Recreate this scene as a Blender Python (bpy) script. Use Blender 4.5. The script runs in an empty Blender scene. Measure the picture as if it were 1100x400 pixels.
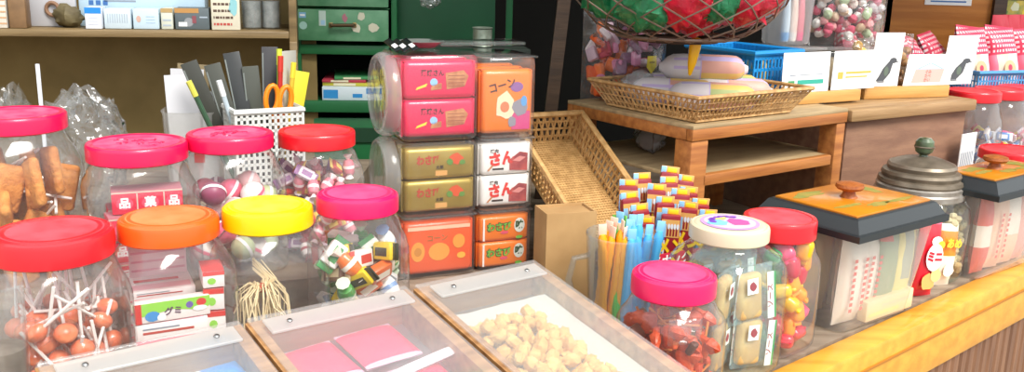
import bpy, bmesh, math, random
from mathutils import Matrix, Vector, noise
SC = bpy.context.scene
COL = SC.collection
PI = math.pi
rnd = random.Random(7)
CAMZ = 0.45
FOC = 1000.0
PITCH = math.radians(13.5)
ROLL = math.radians(1.5)

# ------------------------------------------------------------------ where a photo point lies in the shop
def ray(u, v):
    x, y = (u - 550) / FOC, -(v - 200) / FOC
    c, s = math.cos(ROLL), math.sin(ROLL)
    x, y = x * c - y * s, x * s + y * c
    return Vector((x, math.cos(PITCH) + y * math.sin(PITCH), -math.sin(PITCH) + y * math.cos(PITCH)))
def G(u, v, z=0.0):
    r = ray(u, v); p = r * ((z - CAMZ) / r.z); return Vector((p.x, p.y, z))
def P(u, v, y):
    r = ray(u, v); p = r * (y / r.y); return Vector((p.x, p.y, p.z + CAMZ))
def RZ(a):                      # turn so that local x runs along plan direction a (degrees from straight ahead, to the right)
    return math.radians(90 - a)
def W(loc, rz, p):              # a local point of a thing in the shop
    return Matrix.Translation(loc) @ Matrix.Rotation(rz, 4, 'Z') @ Vector(p)

# ------------------------------------------------------------------ materials
MATS = {}
def _new(name):
    m = bpy.data.materials.new(name); m.use_nodes = True
    nt = m.node_tree; nt.nodes.clear()
    out = nt.nodes.new('ShaderNodeOutputMaterial')
    return m, nt, out
def srgb(h):
    if isinstance(h, str):
        h = h.lstrip('#'); c = [int(h[i:i+2], 16) / 255 for i in (0, 2, 4)]
    else: c = list(h)
    return tuple(x / 12.92 if x <= .04045 else ((x + .055) / 1.055) ** 2.4 for x in c) + (1.0,)
def mat(name, col, rough=.5, metal=0.0, var=0.0, scale=40.0, spec=.5, bump=0.0, bscale=120.0, stretch=(1, 1, 1), col2=None, trans=0.0, coat=0.0):
    if name in MATS: return MATS[name]
    m, nt, out = _new(name)
    b = nt.nodes.new('ShaderNodeBsdfPrincipled')
    c = srgb(col)
    b.inputs['Base Color'].default_value = c
    b.inputs['Roughness'].default_value = rough
    b.inputs['Metallic'].default_value = metal
    b.inputs['Specular IOR Level'].default_value = spec
    b.inputs['Coat Weight'].default_value = coat
    tc = nt.nodes.new('ShaderNodeTexCoord'); mp = nt.nodes.new('ShaderNodeMapping')
    mp.inputs['Scale'].default_value = stretch
    nt.links.new(tc.outputs['Object'], mp.inputs['Vector'])
    if var or col2:
        n = nt.nodes.new('ShaderNodeTexNoise'); n.inputs['Scale'].default_value = scale
        n.inputs['Detail'].default_value = 5.0
        nt.links.new(mp.outputs['Vector'], n.inputs['Vector'])
        r = nt.nodes.new('ShaderNodeValToRGB')
        r.color_ramp.elements[0].position = .35; r.color_ramp.elements[1].position = .65
        c2 = srgb(col2) if col2 else tuple(min(1, x * (1 - var)) for x in c[:3]) + (1,)
        r.color_ramp.elements[0].color = c2; r.color_ramp.elements[1].color = c
        nt.links.new(n.outputs['Fac'], r.inputs['Fac'])
        nt.links.new(r.outputs['Color'], b.inputs['Base Color'])
    if bump:
        n2 = nt.nodes.new('ShaderNodeTexNoise'); n2.inputs['Scale'].default_value = bscale; n2.inputs['Detail'].default_value = 3.0
        nt.links.new(mp.outputs['Vector'], n2.inputs['Vector'])
        bp = nt.nodes.new('ShaderNodeBump'); bp.inputs['Strength'].default_value = bump; bp.inputs['Distance'].default_value = .004
        nt.links.new(n2.outputs['Fac'], bp.inputs['Height']); nt.links.new(bp.outputs['Normal'], b.inputs['Normal'])
    if trans:
        t = nt.nodes.new('ShaderNodeBsdfTranslucent'); t.inputs['Color'].default_value = c
        mx = nt.nodes.new('ShaderNodeMixShader'); mx.inputs[0].default_value = trans
        nt.links.new(b.outputs[0], mx.inputs[1]); nt.links.new(t.outputs[0], mx.inputs[2]); nt.links.new(mx.outputs[0], out.inputs[0])
    else:
        nt.links.new(b.outputs[0], out.inputs[0])
    MATS[name] = m
    return m
def clear(name, tint='#ffffff', haze=.05, gloss=1.0, rough=.06, bump=0.0, bscale=60.0, hazecol='#ffffff', ior=1.45):
    if name in MATS: return MATS[name]
    m, nt, out = _new(name)
    t = nt.nodes.new('ShaderNodeBsdfTransparent'); t.inputs['Color'].default_value = srgb(tint)
    g = nt.nodes.new('ShaderNodeBsdfGlossy'); g.inputs['Roughness'].default_value = rough
    f = nt.nodes.new('ShaderNodeFresnel')
    ge = nt.nodes.new('ShaderNodeNewGeometry'); mr = nt.nodes.new('ShaderNodeMapRange')      # a thin sheet: both faces reflect alike
    mr.inputs['To Min'].default_value = ior; mr.inputs['To Max'].default_value = 1 / ior
    nt.links.new(ge.outputs['Backfacing'], mr.inputs['Value']); nt.links.new(mr.outputs[0], f.inputs['IOR'])
    d = nt.nodes.new('ShaderNodeBsdfDiffuse'); d.inputs['Color'].default_value = srgb(hazecol)
    tr = nt.nodes.new('ShaderNodeBsdfTranslucent'); tr.inputs['Color'].default_value = srgb(hazecol)
    dm = nt.nodes.new('ShaderNodeMixShader'); dm.inputs[0].default_value = .5
    nt.links.new(d.outputs[0], dm.inputs[1]); nt.links.new(tr.outputs[0], dm.inputs[2])
    m1 = nt.nodes.new('ShaderNodeMixShader'); m1.inputs[0].default_value = haze
    nt.links.new(t.outputs[0], m1.inputs[1]); nt.links.new(dm.outputs[0], m1.inputs[2])
    m2 = nt.nodes.new('ShaderNodeMixShader')
    mu = nt.nodes.new('ShaderNodeMath'); mu.operation = 'MULTIPLY'; mu.inputs[1].default_value = gloss; mu.use_clamp = True
    nt.links.new(f.outputs[0], mu.inputs[0]); nt.links.new(mu.outputs[0], m2.inputs[0])
    nt.links.new(m1.outputs[0], m2.inputs[1]); nt.links.new(g.outputs[0], m2.inputs[2])
    if bump:
        tc = nt.nodes.new('ShaderNodeTexCoord')
        n2 = nt.nodes.new('ShaderNodeTexNoise'); n2.inputs['Scale'].default_value = bscale; n2.inputs['Detail'].default_value = 2.0
        nt.links.new(tc.outputs['Object'], n2.inputs['Vector'])
        bp = nt.nodes.new('ShaderNodeBump'); bp.inputs['Strength'].default_value = bump; bp.inputs['Distance'].default_value = .01
        nt.links.new(n2.outputs['Fac'], bp.inputs['Height'])
        nt.links.new(bp.outputs['Normal'], g.inputs['Normal']); nt.links.new(bp.outputs['Normal'], f.inputs['Normal'])
    nt.links.new(m2.outputs[0], out.inputs[0])
    MATS[name] = m
    return m
def wood(name, col, col2, scale=6.0, stretch=(1, 14, 14), rough=.5, coat=0.0):
    return mat(name, col, rough, var=.2, col2=col2, scale=scale, stretch=stretch, bump=.15, bscale=40, coat=coat)
def wicker_mat(name, col, col2):
    return mat(name, col, .6, col2=col2, scale=90)

CLEAR = clear('clear_plastic', '#fefefe', .06, 1.6, .11, bump=.14, bscale=14)
CLEAR2 = clear('hazy_plastic', '#fbfdfd', .07, 1.3, .08, bump=.2, bscale=30)
GLASS = clear('greenish_glass', '#f7fdfa', .05, 1.3, .04, bump=.15, bscale=15)
FILM = clear('crinkled_film', '#fcfdfd', .06, 1.3, .12, bump=.7, bscale=55)
FILM2 = clear('pale_film', '#f8fbfc', .22, 1.2, .14, bump=.7, bscale=70)
ACRYL = clear('acrylic_sheet', '#fdfdfd', .17, 1.0, .12)
BIN = clear('frosted_bin', '#fafaf8', .26, .9, .16)
WHITE = mat('white', '#f3f3f1', .45)
PAPER = mat('paper', '#eceae6', .7, var=.05, scale=30)
BLACK = mat('black', '#1c1a1a', .5)
STEEL = mat('steel', '#9a9a98', .35, 1.0)

# ------------------------------------------------------------------ mesh building
class MB:
    def __init__(s): s.v = []; s.f = []; s.fm = []; s.mats = []; s.M = Matrix.Identity(4)
    def mi(s, m):
        if m not in s.mats: s.mats.append(m)
        return s.mats.index(m)
    def add(s, vs, fs, m, ms=None):
        o = len(s.v); s.v += [s.M @ Vector(p) for p in vs]
        s.f += [tuple(i + o for i in f) for f in fs]
        if ms is None: s.fm += [s.mi(m)] * len(fs)
        else: s.fm += [s.mi(x) for x in ms]
        return s
    def box(s, c, d, m, bev=0.0, seg=2, R=None):
        bm = bmesh.new(); bmesh.ops.create_cube(bm, size=1)
        for v in bm.verts: v.co = Vector((v.co.x * d[0], v.co.y * d[1], v.co.z * d[2]))
        if bev: bmesh.ops.bevel(bm, geom=bm.edges[:], offset=min(bev, min(d) * .49), segments=seg, affect='EDGES', profile=.5)
        T = Matrix.Translation(c) @ (R.to_4x4() if R else Matrix.Identity(4))
        bm.verts.index_update()
        s.add([T @ v.co for v in bm.verts], [[v.index for v in f.verts] for f in bm.faces], m); bm.free(); return s
    def quad(s, a, b, c, d, m): return s.add([a, b, c, d], [(0, 1, 2, 3)], m)
    def rect(s, x0, x1, z0, z1, y, m):      # a print on a front facing -y
        return s.add([(x0, y, z0), (x1, y, z0), (x1, y, z1), (x0, y, z1)], [(0, 1, 2, 3)], m)
    def poly(s, pts, y, m):
        return s.add([(p[0], y, p[1]) for p in pts], [tuple(range(len(pts)))], m)
    def oval(s, cx, cz, rx, rz, y, m, n=14, wob=0, seed=0):
        r = random.Random(seed)
        return s.poly([(cx + rx * math.cos(2*PI*k/n) * (1 + wob*r.uniform(-1, 1)), cz + rz * math.sin(2*PI*k/n) * (1 + wob*r.uniform(-1, 1))) for k in range(n)], y, m)
    def prism(s, pts, z0, z1, m):           # plan outline
        n = len(pts)
        return s.add([(p[0], p[1], z0) for p in pts] + [(p[0], p[1], z1) for p in pts],
              [tuple(range(n))[::-1], tuple(range(n, 2*n))] + [(i, (i+1) % n, n + (i+1) % n, n + i) for i in range(n)], m)
    def lathe(s, prof, m, n=40, sq=None, c=(0, 0, 0), cap=True):
        # prof: (r, z); sq: exponent per ring (2 = round, bigger = squarer)
        vs = []; fs = []
        for k, (r, z) in enumerate(prof):
            e = 2.0 if sq is None else sq[k]
            for i in range(n):
                a = 2 * PI * i / n; ca, sa = math.cos(a), math.sin(a)
                q = (abs(ca) ** e + abs(sa) ** e) ** (-1 / e)
                vs.append((c[0] + r * q * ca, c[1] + r * q * sa, c[2] + z))
        for k in range(len(prof) - 1):
            for i in range(n):
                fs.append((k*n + i, k*n + (i+1) % n, (k+1)*n + (i+1) % n, (k+1)*n + i))
        if cap:
            fs.append(tuple(range(n))[::-1]); fs.append(tuple((len(prof)-1)*n + i for i in range(n)))
        return s.add(vs, fs, m)
    def tube(s, pts, r, m, n=6, closed=False, taper=None):
        pts = [Vector(p) for p in pts]; N = len(pts); vs = []; fs = []
        up = None
        for k in range(N):
            a = pts[(k-1) % N] if (closed or k > 0) else pts[k]
            b = pts[(k+1) % N] if (closed or k < N-1) else pts[k]
            t = (b - a).normalized()
            if up is None: up = Vector((0, 0, 1)) if abs(t.z) < .9 else Vector((1, 0, 0))
            x = t.cross(up)
            if x.length < 1e-5: x = t.orthogonal()
            x.normalize(); y = x.cross(t).normalized(); up = y if abs(y.dot(t)) < .9 else up
            rr = r if taper is None else r * taper[k]
            for i in range(n):
                an = 2*PI*i/n + PI/4
                vs.append(pts[k] + x * math.cos(an) * rr + y * math.sin(an) * rr)
        for k in range(N if closed else N-1):
            for i in range(n):
                k2 = (k+1) % N
                fs.append((k*n+i, k*n+(i+1) % n, k2*n+(i+1) % n, k2*n+i))
        if not closed: fs.append(tuple(range(n))[::-1]); fs.append(tuple((N-1)*n+i for i in range(n)))
        return s.add(vs, fs, m)
    def ball(s, c, r, m, n=12, wob=0.0, wf=30.0, seed=0):
        rx, ry, rz = (r, r, r) if not isinstance(r, (tuple, list)) else r
        vs = []; fs = []; h = max(4, n // 2)
        off = Vector((seed * 3.1, seed * 1.7, seed * .9))
        for j in range(h + 1):
            th = PI * j / h
            for i in range(n):
                ph = 2*PI*i/n
                d = Vector((math.sin(th)*math.cos(ph), math.sin(th)*math.sin(ph), math.cos(th)))
                k = 1 + (wob * noise.noise(d * wf * .05 + off) if wob else 0)
                vs.append((c[0]+d.x*rx*k, c[1]+d.y*ry*k, c[2]+d.z*rz*k))
        for j in range(h):
            for i in range(n):
                fs.append((j*n+i, (j+1)*n+i, (j+1)*n+(i+1) % n, j*n+(i+1) % n))
        return s.add(vs, fs, m)
    def pillow(s, w, h, d, m, fn=None, nx=12, nz=14, wr=.12, seed=0, crimp=.08, flat=False):
        # a filled bag: crimped top and bottom, front at -y, base at z=0
        off = Vector((seed * 2.3, seed, 0)); vs = []; fs = []; ms = []
        for side in (-1, 1):
            o = len(vs)
            for j in range(nz + 1):
                for i in range(nx + 1):
                    u = -1 + 2*i/nx; t = -1 + 2*j/nz
                    tt = max(0.0, 1 - (abs(t) / (1 - crimp)) ** 3) if abs(t) < 1 - crimp else 0.0
                    th = (max(0, 1 - abs(u) ** 4)) ** .7 * tt ** .6
                    y = side * (d/2 * th + .0006)
                    nn = noise.noise(Vector((u*2.2, t*2.6, side*3.0)) + off)
                    y += wr * d * nn * (.3 + th) * .5
                    x = u * w/2 * (1 - .05 * th); z = h/2 + t * h/2
                    vs.append((x, y, z))
            for j in range(nz):
                for i in range(nx):
                    a = o + j*(nx+1) + i
                    q = (a, a+1, a+nx+2, a+nx+1)
                    fs.append(q if side < 0 else q[::-1])
                    ms.append(fn(-1 + 2*(i+.5)/nx, -1 + 2*(j+.5)/nz, side) if fn else m)
        return s.add(vs, fs, m, ms)
    def text(s, body, size, c, m, y=0.0, bold=.0, sx=1.0, rot=0.0, skew=0.0):
        vs, fs = glyphs(body, bold)
        co, si = math.cos(rot), math.sin(rot)
        out = []
        for p in vs:
            X = p[0]*size*sx + skew * p[1]*size; Y = p[1]*size
            out.append((c[0] + X*co - Y*si, y, c[1] + X*si + Y*co))
        return s.add(out, fs, m)
    def build(s, name, parent=None, smooth=35):
        me = bpy.data.meshes.new(name)
        me.from_pydata([tuple(p) for p in s.v], [], s.f)
        for m in s.mats: me.materials.append(m)
        me.polygons.foreach_set('material_index', s.fm)
        if smooth:
            me.polygons.foreach_set('use_smooth', [True] * len(me.polygons))
            me.set_sharp_from_angle(angle=math.radians(smooth))
        me.update()
        o = bpy.data.objects.new(name, me); COL.objects.link(o)
        if parent: o.parent = parent
        return o
_gl = {}
def glyphs(body, bold=0.0):
    k = (body, bold)
    if k not in _gl:
        cu = bpy.data.curves.new('lettering', 'FONT'); cu.body = body; cu.size = 1; cu.align_x = 'CENTER'; cu.align_y = 'CENTER'
        cu.resolution_u = 2; cu.offset = bold; cu.space_line = .9
        ob = bpy.data.objects.new('lettering', cu); COL.objects.link(ob)
        dg = bpy.context.evaluated_depsgraph_get()
        me = bpy.data.meshes.new_from_object(ob.evaluated_get(dg))
        vs = [tuple(v.co) for v in me.vertices]; fs = [tuple(p.vertices) for p in me.polygons]
        bpy.data.objects.remove(ob); bpy.data.curves.remove(cu); bpy.data.meshes.remove(me)
        _gl[k] = (vs, fs)
    return _gl[k]

def T(name, label, cat, loc, rz=0.0, group=None, rot=None):
    o = bpy.data.objects.new(name, None); o.empty_display_size = .02; COL.objects.link(o)
    o.location = loc; o.rotation_euler = rot if rot else (0, 0, rz)
    o['label'] = label; o['category'] = cat
    if group: o['group'] = group
    return o
def tag(o, label, cat, group=None, loc=None, rz=None, rot=None, kind=None):
    o['label'] = label; o['category'] = cat
    if group: o['group'] = group
    if kind: o['kind'] = kind
    if loc is not None: o.location = loc
    if rot is not None: o.rotation_euler = rot
    elif rz is not None: o.rotation_euler = (0, 0, rz)
    return o
def struct(name, mb, smooth=35):
    o = mb.build(name, None, smooth); o['kind'] = 'structure'; return o
def dup(root, loc, rot=None, label=None, scale=None, group=None):
    r = root.copy(); COL.objects.link(r); r.location = loc
    if rot is not None: r.rotation_euler = rot
    if label: r['label'] = label
    if group: r['group'] = group
    if scale: r.scale = (scale,) * 3
    for ch in list(root.children):
        c = ch.copy(); COL.objects.link(c); c.parent = r
        for g in list(ch.children):
            d = g.copy(); COL.objects.link(d); d.parent = c
    return r
def spots(n, R, z0, z1, dmin, seed, sq=False, outer=0.0):
    # n points in a jar, no two nearer than dmin (relaxed when it gets full); outer pulls them to the wall
    r = random.Random(seed); out = []; d = dmin; tries = 0
    while len(out) < n and tries < 40000:
        tries += 1
        if tries % 800 == 0: d *= .93
        a = r.uniform(0, 2*PI); q = R * (outer + (1-outer) * math.sqrt(r.random()))
        p = Vector((q*math.cos(a), q*math.sin(a), z0 + (z1-z0) * r.random() ** 1.0))
        if all((p-o).length > d for o in out): out.append(p)
    return out
def rot_r(r): return (r.uniform(0, 2*PI), r.uniform(0, 2*PI), r.uniform(0, 2*PI))
# ================================================================== THE SETTING
OCHRE = mat('ochre_board', '#8f7a48', .7, col2='#7a6638', scale=9, bump=.1, bscale=30)
SHELFW = wood('shelf_wood', '#8d7650', '#6e5a3a')
DARKW = wood('dark_wood', '#4a3424', '#33231a')
PINE = wood('pine', '#d9a862', '#c08a48', 5)
ORANGEW = wood('orange_board', '#c07a30', '#a8641f', 4)
RAILW = wood('front_rail_wood', '#e0a236', '#cf8e28', 4, coat=.35)
COUNTERW = wood('counter_wood', '#9a8a78', '#7c6c5c', 5)
SLATW = wood('slat_wood', '#8c6448', '#6f4c36', 6, stretch=(14, 14, 1))
GREEN = mat('green_paint', '#1f6b3c', .45, var=.15, scale=12)
GREEN2 = mat('worn_green_paint', '#6fa27c', .5, col2='#4f8a62', scale=25)
DGREEN = mat('deep_green_paint', '#155030', .45, var=.2, scale=10)
CEIL = mat('ceiling_boards', '#6b5a45', .8, var=.2, scale=8)
DARKWALL = mat('dark_wall', '#1e1c17', .9, var=.3, scale=6)
CONC = mat('concrete', '#8a867e', .85, var=.15, scale=7)

LR = Vector((.752, .659, 0)); LN = Vector((.659, -.752, 0)); L0 = Vector((.307, 1.0, 0))
def line(t, off): return L0 + LR * t + LN * off
f = MB(); f.box((.6, 1.4, -.82), (6, 5.4, .04), CONC); struct('floor', f)
f = MB(); f.prism([(-1.5, 1.40), (.85, 1.45), (2.4, 2.9), (2.6, 3.3), (-1.5, 3.3)], .98, 1.02, CEIL); struct('ceiling', f)
# left back wall, turned a little towards the counter
f = MB()
wa = Vector((-.88, 1.6, 0)); wr = Vector((math.sin(math.radians(77.5)), math.cos(math.radians(77.5)), 0)); wb = Vector((-wr.y, wr.x, 0))
p0 = wa + wb * .21 - wr * .5; p1 = wa + wb * .21 + wr * .53
f.prism([p0, p1, p1 + wb * .03, p0 + wb * .03], -.8, 1.0, OCHRE); struct('wall_back', f)
f = MB(); f.box((-1.35, 1.3, .1), (.04, 1.0, 1.8), OCHRE); struct('wall_left', f)
f = MB(); f.box((.25, 2.75, .1), (1.6, .04, 1.8), DARKWALL); struct('wall_rear', f)
f = MB(); f.box((1.18, 2.68, .1), (.30, .05, 1.8), ORANGEW); f.box((1.03, 2.70, .1), (.04, .09, 1.8), PINE); struct('wall_right', f)
f = MB(); f.box((1.70, 2.74, .1), (.80, .04, 1.8), mat('brown_panel', '#5a3a26', .7, var=.25, scale=7)); f.box((1.345, 2.69, .1), (.035, .1, 1.8), DARKW); struct('wall_far', f)

# counter
cr = T('shop_counter', 'long wooden shop counter with a varnished orange front rail above brown slats', 'counter', (0, 0, 0))
f = MB(); f.prism([line(-1.3, -.002), line(2.6, -.002), (2.3, 2.72, 0), (-1.3, 2.0, 0), (-1.3, .6, 0)], -.03, 0, COUNTERW); f.build('worktop', cr)
f = MB(); ang = math.atan2(LR.y, LR.x)
c = line(.6, .0195); f.box((c.x, c.y, -.042), (4.0, .039, .084), RAILW, .006, 2, Matrix.Rotation(ang, 3, 'Z'))
f.box(tuple(line(.6, .0405) + Vector((0, 0, -.028))), (4.0, .002, .003), mat('rail_groove', '#a86c1e', .6), 0, 1, Matrix.Rotation(ang, 3, 'Z')); f.build('front_rail', cr)
f = MB()
for k in range(100):
    c = line(-.6 + k * .026, .022); f.box((c.x, c.y, -.44), (.0225, .014, .72), SLATW, .004, 1, Matrix.Rotation(ang, 3, 'Z'))
c = line(.6, .006); f.box((c.x, c.y, -.44), (4, .01, .72), mat('slat_gap', '#2c1c14', .8), 0, 1, Matrix.Rotation(ang, 3, 'Z'))
f.build('slat_panel', cr)
# raised step behind the front jars
f = MB(); f.prism([(-.80, .855), (-.22, 1.10), (-.22, 1.22), (-.275, 1.36), (-.275, 1.80), (-.80, 1.72)], 0, .065, COUNTERW)
tag(f.build('display_riser'), 'low wooden riser under the back row of candy jars', 'riser')

# left wall shelf
sh = T('wall_shelf', 'brown wooden shelf board with an upright at its right end on the ochre wall', 'shelf', wa, RZ(77.5))
f = MB(); f.box((.0, .105, .3115), (.96, .205, .013), SHELFW, .002); f.build('board', sh)
f = MB(); f.box((.487, .105, .42), (.014, .205, .30), SHELFW, .002); f.box((.487, .01, .17), (.014, .02, .26), SHELFW, .002); f.build('upright', sh)

# ------------------------------------------------------------------ green drawer cabinet
ca = 84; CL = P(316, 100, 1.90); CL.z = 0; crz = RZ(ca)
cab = T('drawer_cabinet', 'green painted drawer cabinet with stickered drawers and an open cubby', 'cabinet', CL, crz)
def cz(v): return P(360, v, 1.92).z
k = .00196
f = MB()
H0 = .95
f.box((.008, .11, H0/2), (.016, .22, H0), GREEN, .002); f.box((104*k, .11, H0/2), (.012, .22, H0), GREEN, .002)
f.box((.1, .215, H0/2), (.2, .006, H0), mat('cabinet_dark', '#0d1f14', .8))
for va, vb in ((9, 7.5), (58, 48), (120, 108)):
    a0, b0 = cz(va), cz(vb); f.box((.1, .105, (a0+b0)/2), (.19, .21, b0-a0), GREEN, .0015)
f.box((.1, .1, H0 - .01), (.2, .22, .02), GREEN)
f.build('carcass', cab)
f = MB(); f.box((.155+.105+.05, .03, H0/2), (.205, .012, H0), DGREEN, .002); f.build('side_panel', cab)
f = MB(); f.box((.1, .02, cz(122)/2 - .005), (.185, .012, cz(122) - .01), GREEN, .002)
f.box((.112, .012, cz(145)), (.12, .006, .03), mat('cabinet_dark2', '#123d24', .6)); f.build('door', cab)
def drawer(v0, v1, lab):
    z0, z1 = cz(v1), cz(v0)
    f = MB(); f.box((6*k + 46.5*k, -.004, (z0+z1)/2), (92*k, .02, z1 - z0), GREEN2, .002)
    f.box((52*k, .1, (z0+z1)/2), (86*k, .19, (z1-z0)*.8), GREEN)
    r = random.Random(5)
    if lab:
        zz = lambda v: cz(v)
        f.rect(8*k, 15*k, zz(19), zz(13), -.0146, mat('st_blue', '#7fb6d8', .5)); f.rect(9*k, 14*k, zz(17), zz(15), -.0149, WHITE)
        f.oval(12*k, zz(27), .008, .008, -.0146, mat('st_pale', '#9fc8bb', .5))
        f.rect(28*k, 35*k, zz(27), zz(11), -.0146, mat('st_grey', '#b9cfc4', .5)); f.rect(30*k, 34*k, zz(26), zz(21), -.0149, mat('st_lb', '#9cc4dc', .5))
        f.oval(54*k, zz(18), .005, .008, -.0146, mat('st_pink', '#b0707c', .5), 9, .3, 2)
        f.oval(71*k, zz(16), .008, .009, -.0146, mat('st_cream', '#cfcdb4', .5), 8, .25, 3)
        f.oval(66*k, zz(29), .009, .010, -.0146, mat('st_cream', '#cfcdb4', .5), 8, .25, 4)
        f.oval(83*k, zz(28), .011, .009, -.0146, mat('st_cream', '#cfcdb4', .5), 7, .2, 6)
    d = f.build('drawer', cab)
    if lab:
        f = MB(); f.tube([(40*k, -.013, cz(26)), (41*k, -.026, cz(26)), (63*k, -.026, cz(25.5)), (64*k, -.013, cz(25.5))], .0035, mat('old_brass', '#4e3b22', .4, .6), 8)
        f.box((40*k, -.0155, cz(26)), (.008, .003, .01), mat('brass_plate', '#a08a58', .4, .5), .001); f.box((64*k, -.0155, cz(25.5)), (.008, .003, .01), mat('brass_plate', '#a08a58', .4, .5), .001)
        f.build('handle', d)
drawer(-35, 6.5, False); drawer(9.5, 43, True)
# magazines and box in the cubby
crot = crz
mz = cz(108) + .0005
f = MB(); f.box((0, 0, .014), (.125, .15, .028), mat('mag_white', '#d5e4ea', .6), .001)
f.rect(-.06, -.03, .004, .022, -.0753, mat('mag_blue', '#2f8fd0', .5)); f.rect(0, .02, .006, .014, -.0753, mat('mag_blue', '#2f8fd0', .5)); f.rect(.028, .06, .014, .026, -.0753, mat('mag_blue', '#2f8fd0', .5))
tag(f.build('paper_box'), 'white and blue flat box lying in the green cabinet cubby', 'box', None, W(CL, crz, (.118, .085, mz)), crz)
zz0 = mz + .0285
for i, (cc, w, dx, t, lb) in enumerate((('#c9c240', .115, .118, .007, 'yellow magazine on the flat box in the cubby'), ('#b83a4a', .09, .10, .006, 'red magazine in the cubby pile under the green one'),
                                    ('#3f8f56', .09, .12, .006, 'green magazine on top of the cubby pile'))):
    f = MB(); f.box((0, 0, t/2), (w, .14, t), mat('mag%d' % i, cc, .5), .001); f.rect(-w*.3, w*.1, .001, t-.001, -.0703, mat('mag_p%d' % i, '#e8e0c0', .6))
    tag(f.build('magazine'), lb, 'magazine', None, W(CL, crz, (dx, .09, zz0)), crz + (i-1)*.08); zz0 += t + .0003
# dark opening posts
f = MB(); f.box((0, 0, .5), (.014, .02, 1.0), GREEN, .001); b = P(546, 60, 2.02); tag(f.build('green_post'), 'thin green upright post in the dark gap behind the stacked tubs', 'post', None, (b.x, b.y, -.0), 0)
f = MB()
pa, pb = P(591, 125, 1.78), P(606, 0, 1.78); dv = (pb - pa).normalized(); base = pa - dv * (pa.z / dv.z); top = pa + dv * .75
f.tube([base, top], .017, wood('post_wood', '#4d3a2a', '#382a1f'), 4)
tag(f.build('wooden_post'), 'dark weathered wooden post leaning behind the bread basket', 'post')

# ================================================================== THINGS ON THE LEFT SHELF
SHZ = .3185
def on_shelf(u, v, back=0.0):   # a point on the shelf board
    p = G(u, v, SHZ); return p + wb * back
def shbox(name, u0, u1, vtop, label, cat, colr, depth=.06, draw=None, back=.012, group=None):
    a, b = P(u0, 33, 1.6), P(u1, 33, 1.6)
    # solve for the plan line of the shelf front edge
    def hit(u):
        r = ray(u, 33); n = wb; t = (wa + wb*back).dot(n) / Vector((r.x, r.y, 0)).dot(n); return Vector((r.x*t, r.y*t, 0))
    A, B = hit(u0), hit(u1); w = (B - A).length - .002
    m = (A + B) / 2; h = max(.012, CAMZ + (ray((u0+u1)/2, vtop) * (m.y / ray((u0+u1)/2, vtop).y)).z - SHZ)
    f = MB(); f.box((0, depth/2, h/2), (w, depth, h), colr, .0015)
    if draw: draw(f, w, h)
    return tag(f.build(name), label, cat, group, (m.x, m.y, SHZ), RZ(77.5))
bars = lambda f, x0, x1, zs, m, t=.002: [f.rect(x0, x1, z, z+t, -.0004, m) for z in zs]
INKB = mat('ink_blue', '#3f6fae', .5); INKG = mat('ink_grey', '#8b94a0', .5); INKR = mat('ink_red', '#b8483e', .5)
PBLUE = mat('pale_blue_card', '#bcd6e6', .55, var=.06, scale=20)
LB = mat('light_box', '#c9d9e2', .55, var=.05, scale=30)
def d_big(f, w, h):
    for k in range(3): f.rect(-w*.42 + k*.012, -w*.42 + .008 + k*.012, h*.45, h*.55, -.0004, INKB)
    f.rect(-w*.3, -w*.05, h*.52, h*.56, -.0004, INKG)
shbox('cardboard_box', 86, 222, -22, 'large pale blue box at the back of the left shelf', 'box', PBLUE, .07, d_big, .075)
def d_bl(f, w, h): f.rect(-w/2, w/2, h*.72, h, -.0004, mat('bright_blue', '#1f86d6', .5)); bars(f, -w*.3, w*.3, (h*.2, h*.35, h*.5), mat('faint', '#c3c8d6', .6), .001)
shbox('small_carton', 91.5, 110.5, 8, 'small white carton with a bright blue top band', 'box', mat('carton_white', '#dfe4ee', .5), .04, d_bl, .01)
def d_bar(f, w, h):
    for k in range(9): f.rect(-w*.38 + k*w*.09, -w*.38 + k*w*.09 + w*.04, h*.3, h*.75, -.0004, mat('faint2', '#a9b6c2', .6))
shbox('small_carton', 112, 142, 9.5, 'pale carton with grey upright bars beside the blue-topped carton', 'box', LB, .05, d_bar, .02)
def d_sp(f, w, h): f.oval(-w*.28, h*.5, .004, .006, -.0004, mat('pinkish', '#c9a79a', .6)); bars(f, 0, w*.35, (h*.3, h*.45, h*.6), mat('faint3', '#a7c0d8', .6), .0012)
shbox('small_carton', 143, 172, 9.5, 'pale carton with a small pink mark and blue lines', 'box', mat('carton_ice', '#c2d8e6', .55), .05, d_sp, .02)
def d_gr(f, w, h): bars(f, -w*.35, w*.35, (h*.15, h*.4), mat('faint2', '#a9b6c2', .6), .003); f.rect(-w/2, w/2, h*.8, h, -.0004, mat('dull_o', '#b79a66', .6))
shbox('small_carton', 173, 187, 9, 'narrow cream carton left of the dark grey box', 'box', mat('carton_cream', '#cfd3c4', .55), .05, d_gr, .02)
def d_dk(f, w, h):
    f.rect(-w/2, w*.2, h*.78, h, -.0004, mat('orange_band', '#b98a4e', .5)); f.rect(-w*.4, -w*.15, h*.15, h*.35, -.0004, WHITE)
    f.oval(-w*.1, h*.35, .008, .008, -.0003, mat('grey_m', '#8e9296', .5)); f.rect(w*.0, w*.12, h*.3, h*.65, -.0004, mat('dull_red', '#8a4a52', .5)); f.rect(w*.22, w*.45, h*.55, h*.62, -.0004, mat('faint2', '#a9b6c2', .6))
shbox('small_carton', 188, 226, 9, 'dark grey box with an orange top band on the left shelf', 'box', mat('carton_dark', '#5b666a', .5), .05, d_dk, .02)
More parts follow.
